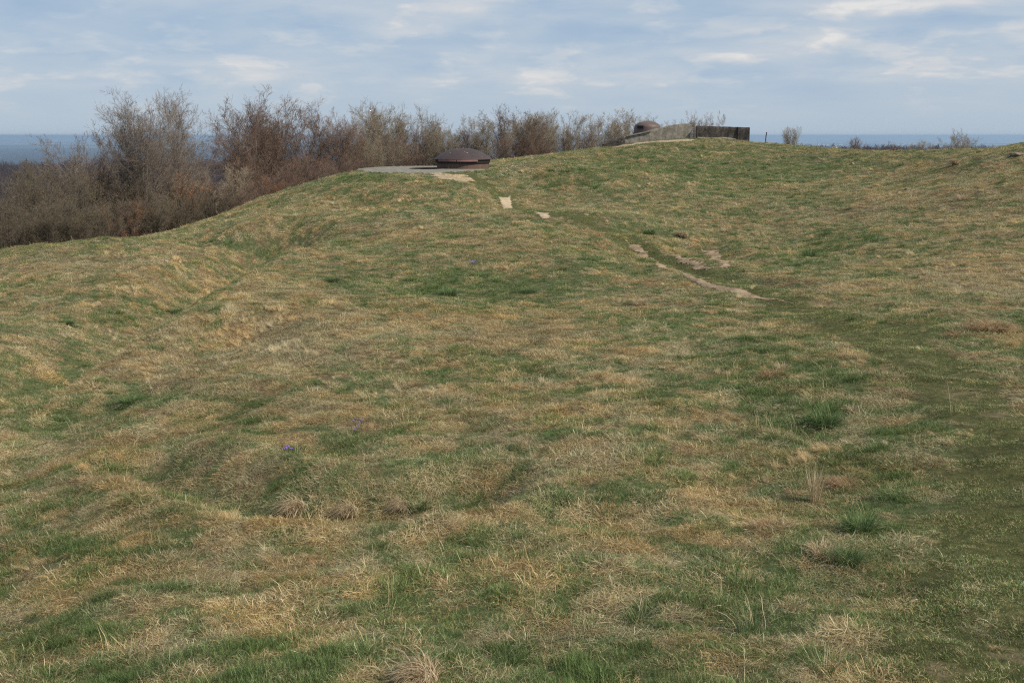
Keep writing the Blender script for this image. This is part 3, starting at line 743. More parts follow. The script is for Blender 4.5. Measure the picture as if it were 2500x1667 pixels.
TREES_M = [
 ('ash_tree','thin grey tree above the left end of the concrete apron','tree','ash_a',912,250,84,.85),
 ('ash_tree','thin forked tree above the middle of the concrete apron','tree','ash_b',950,246,85,1.0),
 ('ash_tree','thin tree midway between the apron tip and the turret','tree','ash_a',1005,256,87,.85),
 ('ash_tree','thin tree behind the left rim of the turret','tree','ash_b',1062,292,87,.75),
 ('ash_tree','thin tree rising right behind the turret dome','tree','ash_a',1120,302,88,.75),
 ('hazel_bush','pale brown bush at the left end of the concrete apron','bush','hazel_a',895,335,76,1.1),
 ('hazel_bush','pale brown bush behind the middle of the concrete apron','bush','hazel_b',955,325,77,1.1),
 ('hazel_bush','brown bush left of the turret','bush','hazel_c',1015,308,78,1.1),
 ('hazel_bush','brown bush behind the left half of the turret','bush','hazel_a',1080,310,79,1.1),
 ('hazel_bush','brown bush behind the right half of the turret','bush','hazel_c',1135,308,80,1.1),
 ('hazel_bush','tall many-stemmed bush just right of the turret','bush','hazel_a',1195,278,80,1.1),
 ('hazel_bush','tallest many-stemmed bush right of the turret','bush','hazel_c',1248,254,82,1.05),
 ('hazel_bush','tall many-stemmed bush between the turret and the observation dome','bush','hazel_a',1305,264,84,1.05),
 ('hazel_bush','tall bush with pale top at the right end of the turret thicket','bush','hazel_b',1358,270,85,1.0),
 ('hazel_bush','low red-brown bush where the thicket thins towards the walls','bush','hazel_c',1398,312,86,1.0),
 ('hazel_bush','low brown bush rising from the slope right of the turret','bush','hazel_c',1230,330,76,1.0),
 ('hazel_bush','low brown bush on the ridge line below the pale-topped bush','bush','thorn_c',1320,330,80,1.0),
 ('ash_tree','thin tree showing through the tall thicket right of the turret','tree','ash_b',1280,275,92,1.0),
 ('ash_tree','thin tree behind the pale-topped bush','tree','ash_a',1345,290,93,1.0),
]
TREES_R = [
 ('pale_bush','pale vase-shaped bush at the foot of the broken wall','bush','pale_a',1455,272,90,1.1),
 ('pale_bush','pale bush left of the observation dome','bush','pale_b',1500,268,91,1.05),
 ('pale_bush','pale bush behind the observation dome','bush','pale_a',1550,264,92,1.05),
 ('pale_bush','pale bush right of the observation dome','bush','pale_b',1600,283,93,.9),
 ('pale_bush','low reddish bush above the middle of the sloping wall','bush','hazel_c',1648,292,94,.8),
 ('pale_bush','thin pale bush behind the gap between the two walls','bush','pale_a',1690,270,95,.7),
 ('pale_bush','thin pale bush behind the left end of the dark wall','bush','pale_b',1728,270,96,.65),
 ('hazel_bush','dense low bush in front of the vase-shaped pale bush','bush','hazel_b',1425,310,87,.9),
 ('small_bush','small bare bush right of the iron post','bush','hazel_a',1920,306,86,.9),
 ('small_bush','tiny twiggy bush on the crest right of the small bare bush','bush','hazel_c',2075,340,84,.8),
 ('small_bush','low reddish bush in the dip of the right crest','bush','thorn_c',2158,354,82,1.0),
 ('small_bush','thin upright shoots left of the pale crest bush','bush','pale_b',2255,345,80,.6),
 ('small_bush','pale bare bush standing alone on the right crest','bush','pale_a',2322,313,80,.95),
 ('small_bush','low tan twigs between the reddish bush and the pale crest bush','bush','hazel_b',2225,358,80,1.0),
]
for i, (nm, lb, ct, key, u, v, Y, sx) in enumerate(TREES): tree(nm, lb, ct, G_L, key, u, v, Y, 1.3 * i, sx)
for i, (nm, lb, ct, key, u, v, Y, sx) in enumerate(TREES_M): tree(nm, lb, ct, G_M, key, u, v, Y, 2.1 * i, sx)
for i, (nm, lb, ct, key, u, v, Y, sx) in enumerate(TREES_R): tree(nm, lb, ct, G_R, key, u, v, Y, 1.7 * i, sx)

# ------------------------------------------------------------------ far wood on the ridge (reads as one mass)
def far_wood():
    g = np.random.default_rng(5)
    col = bpy.data.collections.new('far_wood_prototypes')
    for i, k in enumerate(('beech_a', 'rowan_b', 'beech_c')):
        w = Wood(300 + i); s = w.seed_stems(3, 13, (3, 14), 6, .2, .14, .06, .1)
        a = w.children(s, 14, (.2, .97), (28, 55), .42, 4, .6, .1, .1, .3, .05); b = w.children(a, 9, (.1, 1), (20, 55), .5, 3, .7, .12, .08, .5, .04)
        me = wood_mesh('far_tree', w.levels, [4, 3, 3], [(0, .2), (.3, .6), (.7, 1)], M_FARBARK)
        o = bpy.data.objects.new('far_%d' % i, me); col.objects.link(o)
    n = 26000
    az = g.uniform(-.62, .62, n); r = np.sqrt(g.uniform(420 ** 2, 1500 ** 2, n))
    x = r * np.sin(az); y = r * np.cos(az); z = height(x, y)
    o = make_instancer('distant_wood', np.stack([x, y, z], 1), col, dict(idx=g.integers(0, 3, n), rot=np.stack([np.zeros(n), np.zeros(n), g.uniform(0, 6.28, n)], 1), scl=g.uniform(.75, 1.15, n), tint=np.ones((n, 3))))
    tag(o, 'dark leafless wood covering the far ridge below the blue plain', 'wood', kind='stuff')
M_FARBARK = mat_bark('far_wood_bark', (.05, .04, .04), (.085, .065, .065), (.105, .075, .07))
far_wood()

# ------------------------------------------------------------------ built things
import bmesh
def from_bm(name, bm, mat, parent=None, smooth_=False, loc=None):
    me = bpy.data.meshes.new(name); bmesh.ops.recalc_face_normals(bm, faces=bm.faces[:]); bm.to_mesh(me); bm.free()
    if smooth_: me.polygons.foreach_set('use_smooth', np.ones(len(me.polygons), dtype=bool))
    return obj(name, me, mat, parent, loc)
def lathe(name, prof, mat, parent, seg=96, a0=0.0, a1=2 * math.pi, smooth_=True, loc=None):
    """profile of (r, z); closed ring of profile when a1-a0 < 2pi"""
    bm = bmesh.new(); full = abs(a1 - a0 - 2 * math.pi) < 1e-6; n = seg if full else seg + 1
    rings = []
    for i in range(n):
        a = a0 + (a1 - a0) * i / seg
        rings.append([bm.verts.new((r * math.sin(a), -r * math.cos(a), z)) for r, z in prof])
    m = len(prof)
    for i in range(seg):
        A = rings[i]; B = rings[(i + 1) % n]
        for k in range(m - 1 if full else m):
            k2 = (k + 1) % m
            bm.faces.new((A[k], B[k], B[k2], A[k2]))
    if not full: bm.faces.new(rings[0]); bm.faces.new(rings[-1][::-1])
    bmesh.ops.remove_doubles(bm, verts=bm.verts[:], dist=1e-4)
    o = from_bm(name, bm, mat, parent, smooth_, loc)
    if smooth_:
        try: o.data.set_sharp_from_angle(angle=math.radians(35))
        except Exception: pass
    return o

def mat_rust(name, base, red, sheen_rough=.55, streak=False):
    m, nt, out = new_mat(name); tc = nd(nt, 'ShaderNodeTexCoord'); o = tc.outputs['Object']
    f = noise(nt, o, 1.6, 6, .6, .3); f2 = noise(nt, o, 14, 4, .7)
    if streak:
        mp = nd(nt, 'ShaderNodeMapping'); mp.inputs['Scale'].default_value = (5.5, 5.5, .5); nt.links.new(o, mp.inputs['Vector']); f = noise(nt, mp.outputs[0], 1.4, 4, .6)
    r = ramp(nt, [(.3, base), (.55, tuple((a + b) / 2 for a, b in zip(base, red))), (.75, red)]); nt.links.new(f, r.inputs[0])
    c = mixc(nt, r.outputs[0], (.75, .7, .7), mth(nt, 'MULTIPLY', f2, .08))
    sp = ramp(nt, [(.68, 0.0), (.75, .6)]); nt.links.new(f2, sp.inputs[0])
    c = mixc(nt, c, tuple(min(1, v * 2.1) for v in red), sp.outputs[0])
    principled(nt, out, c, sheen_rough, .28, f2, .25, .01)
    return m
M_DOME = mat_rust('brown_oxidised_steel', (.030, .019, .017), (.060, .030, .023), .55)
M_SKIRT = mat_rust('red_oxidised_steel', (.12, .055, .05), (.24, .11, .09), .6)
M_DRUM = mat_rust('streaked_rust', (.05, .036, .022), (.15, .065, .035), .8, True)
M_SLOT = mat_simple('dark_iron', (.02, .016, .014), (.03, .022, .02), 5)  # near-black iron of the collar, slit and post
M_LICHEN = mat_simple('pale_lichen', (.5, .5, .48), (.65, .64, .6), 9)
def mat_concrete(name, c1, c2, c3, stain, stain_amt, white=.0, sc=1.3):
    m, nt, out = new_mat(name); tc = nd(nt, 'ShaderNodeTexCoord'); o = tc.outputs['Object']
    f = noise(nt, o, sc * 2, 7, .65, .2); f2 = noise(nt, o, 22, 4, .7)
    r = ramp(nt, [(.3, c1), (.5, c2), (.7, c3)]); nt.links.new(f, r.inputs[0])
    mp = nd(nt, 'ShaderNodeMapping'); mp.inputs['Scale'].default_value = (2.2, 2.2, .6); nt.links.new(o, mp.inputs['Vector'])
    s = noise(nt, mp.outputs[0], 1.3, 5, .65); sr = ramp(nt, [(.42, 0.0), (.62, stain_amt)]); nt.links.new(s, sr.inputs[0])
    c = mixc(nt, r.outputs[0], stain, sr.outputs[0])
    wr = ramp(nt, [(.60, 0.0), (.68, white)]); nt.links.new(f2, wr.inputs[0])
    c = mixc(nt, c, (.62, .6, .54), wr.outputs[0])
    b = mth(nt, 'MULTIPLY_ADD', f2, .4, f)
    principled(nt, out, c, .92, .15, b, .9, .05)
    return m
M_CON = mat_concrete('grey_concrete', (.19, .165, .13), (.29, .26, .21), (.40, .36, .30), (.12, .10, .075), .35, .25)
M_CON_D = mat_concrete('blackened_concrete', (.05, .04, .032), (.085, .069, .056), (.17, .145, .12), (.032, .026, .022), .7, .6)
M_CON_E = mat_concrete('darker_concrete', (.035, .03, .026), (.06, .05, .043), (.12, .10, .09), (.022, .02, .018), .7, .6)  # end face, a darker tone than the front wall of the block
M_CON_P = mat_concrete('apron_concrete', (.20, .185, .15), (.29, .27, .22), (.36, .34, .28), (.11, .10, .065), .55, .15, .8)

# turret
TC = (-3.0, 62.0); TZ = -1.96
tur = empty('gun_turret', (TC[0], TC[1], TZ)); tag(tur, 'retracted rusty steel gun turret with shallow dome lid on the concrete apron', 'turret')
R = 1.76
CAPH = .66; RS = (R * R + CAPH * CAPH) / (2 * CAPH)
def capz(r): return .56 + math.sqrt(RS * RS - r * r) - (RS - CAPH)
dome = [(0.0, capz(0))] + [(R * t, capz(R * t)) for t in np.linspace(.05, 1, 30)] + [(R + .005, .54), (R - .06, .51), (R - .14, .52), (0, .60)]
d_o = lathe('dome', dome, M_DOME, tur, 128)
sk = [(R - .10, .515), (R - .012, .56), (R + .018, .47), (R + .012, .425), (R - .10, .43)]
lathe('rim_skirt', sk, M_SKIRT, tur, 40, math.radians(-55), math.radians(-11))
lathe('rim_skirt', sk, M_SKIRT, tur, 40, math.radians(-9.5), math.radians(33))
drum = [(0, .30), (1.60, .30), (1.62, .30), (1.62, -.25), (0, -.25)]
lathe('drum', [(0, .50), (1.58, .50), (1.60, .47), (1.60, -.25), (0, -.25)], M_DRUM, tur, 128)
lathe('drum_collar', [(1.605, .33), (1.67, .33), (1.67, .50), (1.605, .50)], M_SLOT, tur, 60, math.radians(-85), math.radians(120))
for k, (az, rr) in enumerate([(-28, .68), (-38, 1.18), (14, 1.22), (48, 1.62), (4, .25), (-70, .9), (8, 1.05)]):
    z = capz(rr); a = math.radians(az)
    bm = bmesh.new(); bmesh.ops.create_icosphere(bm, subdivisions=2, radius=.045 if k in (2,) else .03)
    for v in bm.verts: v.co.z *= .35; v.co.x *= 1 + .2 * math.sin(k)
    o = from_bm('lifting_plug', bm, M_LICHEN, tur, True, (rr * math.sin(a), -rr * math.cos(a), z + .004))
# concrete apron
ap = empty('concrete_apron', (SLAB_C[0], SLAB_C[1], TZ)); tag(ap, 'pale flat concrete apron surrounding the rusty gun turret', 'concrete slab')
def apron():
    n = 220; bm = bmesh.new(); g = np.random.default_rng(3)
    t = np.linspace(0, 2 * np.pi, n, endpoint=False)
    wob = .10 * np.sin(3 * t + 1) + .06 * np.sin(11 * t) + .035 * g.normal(0, 1, n) * (np.cos(t + 1.0) > -.2)
    rows = []
    for (rs, z) in [(.27, 0.0), (.6, -.005), (.93, -.02), (.985, -.03), (1.0, -.05), (1.003, -.22), (1.0, -.7)]:
        rr = rs * (4.35 + (wob if rs > .9 else 0)); zz = z + np.zeros(n)
        if -.6 < z < -.03: zz = zz + .02 * g.normal(0, 1, n)
        rows.append([bm.verts.new((float(a), float(b), float(c))) for a, b, c in zip(rr * np.cos(t), 1.42 * rr * np.sin(t), zz)])
    for A, B in zip(rows[:-1], rows[1:]):
        for i in range(n): bm.faces.new((A[i], B[i], B[(i + 1) % n], A[(i + 1) % n]))
    o = from_bm('slab', bm, M_CON_P, ap, True)
    try: o.data.set_sharp_from_angle(angle=math.radians(40))
    except Exception: pass
apron()

# walls: profile prism with a crumbled surface
def wall(name, top, bot, y0, thick, mat, parent, rag=.02, seed=1, yslope=0.0, step=.08):
    """top, bot: lists of (x, z) in world; builds a subdivided slab of given thickness from y0 backwards"""
    g = np.random.default_rng(seed)
    x0 = max(top[0][0], bot[0][0]); x1 = min(top[-1][0], bot[-1][0]); nx = max(4, int((x1 - x0) / step))
    xs = np.linspace(x0, x1, nx + 1); tz = np.interp(xs, *zip(*top)); bz = np.interp(xs, *zip(*bot)); nz = 10
    tz = tz + rag * fbm(xs * 2.2, xs * 0 + seed, seed, 4)
    V = []
    # closed loop: front from bottom to top, top, back down
    prof = [(0, k / nz) for k in range(nz + 1)] + [(1, 1 - k / nz) for k in range(nz + 1)]
    prof = prof[:nz + 1] + [(.5, 1.0)] + prof[nz + 1:]
    m = len(prof)
    for i, x in enumerate(xs):
        for (d, h) in prof:
            y = y0 + d * thick + yslope * (x - x0); z = bz[i] + h * (tz[i] - bz[i])
            bev = .03 if h == 1.0 and d in (0, 1) else 0
            y += bev * (1 if d == 0 else -1); z -= bev * .6
            n_ = rag * .8 * float(fbm(np.array([x * 3.0 + 7 * d]), np.array([z * 3.0]), seed + 3, 3)[0])
            V.append((x, y + (n_ if d == 0 else -n_), z))
    V = np.array(V); i = np.arange(nx)[:, None] * m; k = np.arange(m)[None, :]
    q = np.stack([i + k, i + (k + 1) % m, i + m + (k + 1) % m, i + m + k], -1).reshape(-1, 4)[:, ::-1]
    caps = [np.array([list(range(m))]), np.array([list(range(nx * m, nx * m + m))[::-1]])]
    me = mesh_np(name, V - np.array(parent.location), [q] + caps, True)
    o = obj(name, me, mat, parent)
    try: me.set_sharp_from_angle(angle=math.radians(38))
    except Exception: pass
    return o
def xz(pts, Y):
    return [(float(at(u, v, Y)[0]), float(at(u, v, Y)[2])) for u, v in pts]
YW = 82.5
w1 = empty('sloping_concrete_wall', at(1610, 335, YW)); tag(w1, 'broken grey concrete wall with sloping top in front of the observation dome', 'wall')
wall('wall', xz([(1524, 333), (1552, 327), (1600, 315), (1640, 306), (1672, 301.5), (1682, 302), (1687, 305)], YW), xz([(1524, 357), (1600, 351), (1687, 347)], YW), YW, .4, M_CON, w1, .06, 4)
lw = wall('broken_ledge', xz([(1530, 331), (1560, 324.5), (1590, 318.5)], YW - .1), xz([(1530, 333.5), (1560, 327.5), (1590, 321.5)], YW - .1), YW - .12, .3, M_CON_P, w1, .03, 9)
w2 = empty('fallen_concrete_slab', at(1500, 350, YW - 1)); tag(w2, 'dark low concrete slab buried in the turf below the sloping wall', 'concrete slab')
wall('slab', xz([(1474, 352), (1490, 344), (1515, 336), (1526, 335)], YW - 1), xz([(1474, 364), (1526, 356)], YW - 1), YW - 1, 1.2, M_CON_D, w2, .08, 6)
YB = 82.0
w3 = empty('dark_concrete_block', at(1760, 340, YB)); tag(w3, 'blackened rectangular concrete parapet block right of the sloping wall', 'wall')
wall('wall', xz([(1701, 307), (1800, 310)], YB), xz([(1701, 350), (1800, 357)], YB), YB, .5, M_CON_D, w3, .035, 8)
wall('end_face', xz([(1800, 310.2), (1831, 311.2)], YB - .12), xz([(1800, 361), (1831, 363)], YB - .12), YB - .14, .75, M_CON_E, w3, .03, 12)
wall('footing', xz([(1703, 334), (1740, 336), (1770, 335), (1798, 339)], YB - .12), xz([(1703, 350), (1798, 357)], YB - .12), YB - .12, .3, M_CON, w3, .05, 15)
# white spall scars on the block
# observation dome
YD = 84.5
dc = at(1580, 330, YD); od = empty('observation_dome', (dc[0], dc[1], dc[2] - .15)); tag(od, 'rusty steel observation dome with a viewing slit behind the sloping wall', 'observation dome')
S = YD / F
prof = []
topz = (330 - 297.5) * S + .15
for t in np.linspace(0, 1, 22):
    r = 31.5 * S * math.sin(t * math.pi / 2) ** .9 if t > 0 else 0
    z = topz - (15 * S) * (1 - math.cos(t * math.pi / 2)) ** .95
    prof.append((r, z))
rr, zz_ = prof[-1]
prof += [(rr + .01, zz_ - .12), (rr + .04, zz_ - .35), (rr + .09, zz_ - .6), (rr + .12, -.6)]
shell = lathe('shell', prof, mat_rust('weathered_dome_steel', (.085, .055, .046), (.15, .10, .078), .5), od, 72)
a = math.radians(-37); slit_z = (330 - 311.5) * S + .15
bm = bmesh.new(); bmesh.ops.create_cube(bm, size=1)
for v in bm.verts: v.co = (v.co.x * .56, v.co.y * .26, v.co.z * .17)
sl = from_bm('viewing_slit', bm, M_SLOT, od); sl.location = ((rr - .07) * math.sin(a), -(rr - .07) * math.cos(a), slit_z); sl.rotation_euler = (0, 0, a)
bm = bmesh.new()
for dx_, dz_, sx_, sz_ in ((0, .10, .62, .035), (0, -.10, .62, .03)):
    r_ = bmesh.ops.create_cube(bm, size=1)
    for v in r_['verts']: v.co = (v.co.x * sx_ + dx_, v.co.y * .3, v.co.z * sz_ + dz_)
sl2 = from_bm('slit_frame', bm, M_DRUM, od); sl2.location = ((rr - .055) * math.sin(a), -(rr - .055) * math.cos(a), slit_z); sl2.rotation_euler = (0, 0, a)
# iron post
def post():
    b = P(1869, 351); top = at(1868.6, 323, b[1]); h = top[2] - b[2]
    bm = bmesh.new(); n = 14
    for k in range(n):
        z = -.3 + (h + .3) * k / (n - 1); o_ = .015 * math.sin(k * .6)
        for ax, ay in ((-.03, -.02), (.03, -.02), (.03, -.012), (-.022, -.012), (-.022, .03), (-.03, .03)):
            bm.verts.new((ax + o_ + .03 * k / n, ay, z))
    bm.verts.ensure_lookup_table()
    for k in range(n - 1):
        for j in range(6):
            bm.faces.new([bm.verts[k * 6 + j], bm.verts[k * 6 + (j + 1) % 6], bm.verts[(k + 1) * 6 + (j + 1) % 6], bm.verts[(k + 1) * 6 + j]])
    bm.faces.new([bm.verts[j] for j in range(6)][::-1]); bm.faces.new([bm.verts[(n - 1) * 6 + j] for j in range(6)])
    o = from_bm('iron_post', bm, M_SLOT, None, False, b); tag(o, 'thin dark iron post standing alone on the crest right of the dark wall', 'post')
post()

# ------------------------------------------------------------------ stones, flowers, tussocks
def stone(label, u, v, s, seed, mat):
    b = P(u, v); bm = bmesh.new(); bmesh.ops.create_icosphere(bm, subdivisions=3, radius=1)
    for vv in bm.verts:
        c = vv.co; n_ = float(fbm(np.array([c.x * 1.3 + seed]), np.array([c.y * 1.3 + c.z]), seed, 3)[0])
        vv.co = c * (1 + .45 * n_); vv.co.x *= s[0]; vv.co.y *= s[1]; vv.co.z *= s[2]
    o = from_bm('stone', bm, mat, None, True, (b[0], b[1], b[2] + s[2] * .25)); o.rotation_euler = (0, 0, seed)
    tag(o, label, 'stone', 'stones lying in the turf')
M_STONE = mat_simple('pale_limestone', (.22, .18, .13), (.38, .33, .26), 7, .9, .2, .6)
M_STONE_D = mat_simple('mossy_limestone', (.14, .115, .075), (.30, .25, .18), 7, .95, .1, .6)
stone('pale stone half sunk in the crest at the right edge of the photo', 2485, 379, (.36, .28, .11), 3, M_STONE_D)
stone('small pale stone on the right hillside below the dip in the crest', 2082, 401, (.13, .1, .09), 5, M_STONE)
stone('small grey stone in the rough grass of the right hillside', 2216, 463, (.13, .09, .06), 8, M_STONE)
stone('tiny pale stone on the far left slope', 405, 641, (.12, .09, .07), 11, M_STONE)

def flower_mesh(seed, n, spread, size, hgt, petals, mat_p, mat_s):
    g = np.random.default_rng(seed); VS = []; FQ = []; off = 0; MI = []
    tz = 0
    for i in range(n):
        x, y = g.normal(0, spread, 2); h = hgt * g.uniform(.6, 1.2); tilt = g.normal(0, .35, 2)
        c = np.array([x, y, h])
        ax = np.array([1, 0, tilt[0]]); ay = np.array([0, 1, tilt[1]]); 
        for k in range(petals):
            a = 2 * math.pi * k / petals + g.uniform(0, .4); d = math.cos(a) * ax + math.sin(a) * ay; e = -math.sin(a) * ax + math.cos(a) * ay
            s = size * g.uniform(.8, 1.2)
            q = [c, c + d * s * .55 + e * s * .28 + [0, 0, .004], c + d * s + [0, 0, .002], c + d * s * .55 - e * s * .28 + [0, 0, .004]]
            VS += q; FQ.append([off, off + 1, off + 2, off + 3]); off += 4; MI.append(0)
        VS += [np.array([x - .002, y, -.03]), np.array([x + .002, y, -.03]), c + [.0015, 0, -.001], c - [.0015, 0, .001]]
        FQ.append([off, off + 1, off + 2, off + 3]); off += 4; MI.append(1)
    me = mesh_np('flowers', np.array(VS), [np.array(FQ)]); me.materials.append(mat_p); me.materials.append(mat_s)
    me.polygons.foreach_set('material_index', np.array(MI, dtype=np.int32)); return me
M_VIO = mat_simple('violet_petal', (.22, .10, .42), (.34, .18, .60), 30, .6, .2, 0)
M_DAISY = mat_simple('white_petal', (.72, .72, .68), (.85, .85, .8), 30, .6, .2, 0)
M_STEM = mat_simple('green_stem', (.08, .14, .04), (.12, .2, .06), 20, .7, .2, 0)
for k, (lb, u, v, n, sp, sz) in enumerate([
    ('small tight clump of violet flowers in the dry grass left of the hollow', 698, 1108, 16, .028, .016),
    ('loose upright clump of violet flowers, upper of the near pair', 872, 1042, 22, .045, .014),
    ('scattered violet flowers just below the loose clump', 872, 1062, 12, .04, .013),
    ('single violet clump on the bank beyond the green band', 1160, 646, 16, .06, .03)]):
    b = P(u, v); o = obj('violet_clump', flower_mesh(50 + k, n, sp, sz, .09 if k < 3 else .13, 5, M_VIO, M_STEM), None, None, b)
    tag(o, lb, 'flowers', 'violet flower clumps in the meadow')
def daisies():
    g = np.random.default_rng(9); pts = []
    for i in range(110):
        t = g.uniform(0, 1); u = 1212 + 62 * t + g.normal(0, 9) if i < 70 else g.uniform(1200, 1400)
        v = 432 - 32 * t + g.normal(0, 6) if i < 70 else 436 - (u - 1200) * .19 + g.normal(0, 5)
        pts.append(P(u, max(v, 392)))
    VS = []; FQ = []; off = 0; MI = []
    for p in pts:
        c = p + [0, 0, .09]; s = g.uniform(.011, .021)
        tl = g.normal(0, .4, 2); nrm = unit(np.array([tl[0], -.6 + tl[1], 1.0])); ax = unit(np.cross(nrm, [0, 1, 0])); ay = np.cross(nrm, ax)
        for k in range(7):
            a = k * 2 * math.pi / 7; d = math.cos(a) * ax + math.sin(a) * ay; e = -math.sin(a) * ax + math.cos(a) * ay
            VS += [c, c + d * s * .6 + e * s * .3, c + d * s, c + d * s * .6 - e * s * .3]; FQ.append([off, off + 1, off + 2, off + 3]); off += 4; MI.append(0)
        VS += [p + [-.003, 0, 0], p + [.003, 0, 0], c + [.003, 0, 0], c - [.003, 0, 0]]; FQ.append([off, off + 1, off + 2, off + 3]); off += 4; MI.append(1)
    me = mesh_np('daisies', np.array(VS), [np.array(FQ)]); me.materials.append(M_DAISY); me.materials.append(M_STEM)
    me.polygons.foreach_set('material_index', np.array(MI, dtype=np.int32))
    tag(obj('daisies', me), 'sprinkle of small white daisies on the bank right of the turret', 'flowers', kind='stuff')
daisies()

def tussock(name, label, u, v, key, rz, s, sz=1.0, cat='grass tuft', lift=0.0):
    b = P(u, v); me = tuss[key]
    o = obj(name, me, None, None, (b[0], b[1], b[2] + lift)); o.rotation_euler = (0, 0, rz); o.scale = (s, s, s * sz)
    tag(o, label, cat, 'tussocks standing out of the meadow')
def tuss_mesh(specs, seed):
    me = tuft_mesh('tussock', specs, seed); return me
M_STRAW_T = mat_blade('tussock_straw', [(0, (.14, .09, .045)), (.3, (.34, .24, .13)), (.7, (.56, .44, .26)), (1, (.78, .68, .48))])
M_GREEN_T = mat_blade('tussock_green', [(0, (.045, .075, .024)), (.5, (.11, .18, .06)), (1, (.25, .32, .14))])
M_RUST_T = mat_blade('tussock_rust', [(0, (.14, .075, .035)), (.5, (.33, .20, .105)), (1, (.56, .40, .23))])
for m_ in (M_STRAW_T, M_GREEN_T, M_RUST_T):       # no instancer tint on single things
    nt = m_.node_tree
    for l in list(nt.links):
        if l.from_node.type == 'ATTRIBUTE' and l.from_node.attribute_name == 'tint': s_ = l.to_socket; nt.links.remove(l); s_.default_value = (1, 1, 1, 1)
tuss = {
 'green': tuss_mesh([dict(mat=M_GREEN_T, n=520, r_root=.12, len_rng=(.14, .34), lean_rng=(2, 55), droop=.28, width=.0042, kseg=4, tone=(0, 1), curl=.2),
                     dict(mat=M_STRAW_T, n=90, r_root=.16, len_rng=(.14, .3), lean_rng=(55, 88), droop=.3, width=.005, tone=(.5, 1), curl=.3)], 900),
 'drape': tuss_mesh([dict(mat=M_STRAW_T, n=480, r_root=.10, len_rng=(.2, .42), lean_rng=(5, 40), droop=.55, width=.0035, r_spread_dir=0.0, kseg=5, tone=(.1, 1), layer=.08, curl=.12),
                     dict(mat=M_GREEN_T, n=50, r_root=.10, len_rng=(.12, .26), lean_rng=(5, 50), droop=.3, width=.004, tone=(.2, 1))], 910),
 'straw': tuss_mesh([dict(mat=M_STRAW_T, n=330, r_root=.10, len_rng=(.12, .3), lean_rng=(2, 50), droop=.3, width=.004, kseg=4, tone=(.2, 1), curl=.25)], 920),
 'rust': tuss_mesh([dict(mat=M_RUST_T, n=420, r_root=.15, len_rng=(.12, .3), lean_rng=(20, 75), droop=.35, width=.0035, kseg=4, tone=(.1, 1), layer=.05, curl=.3),
                    dict(mat=M_STRAW_T, n=60, r_root=.14, len_rng=(.12, .28), lean_rng=(20, 75), droop=.3, width=.0035, tone=(.2, 1))], 930),
 'reed': tuss_mesh([dict(mat=M_STRAW_T, n=34, r_root=.16, len_rng=(.18, .5), lean_rng=(3, 75), droop=.2, width=.0055, kseg=4, tone=(.4, 1), curl=.25),
                    dict(mat=M_GREEN_T, n=60, r_root=.1, len_rng=(.15, .35), lean_rng=(3, 40), droop=.2, width=.005, tone=(.1, .9))], 940),
 'upright': tuss_mesh([dict(mat=M_STRAW_T, n=90, r_root=.05, len_rng=(.25, .45), lean_rng=(0, 12), droop=.08, width=.004, kseg=4, tone=(.4, 1), curl=.15)], 950),
 'stem': tuss_mesh([dict(mat=M_STRAW_T, n=2, r_root=.02, len_rng=(.3, .5), lean_rng=(0, 14), droop=.06, width=.004, kseg=4, tone=(.8, 1), curl=.1)], 960),
}
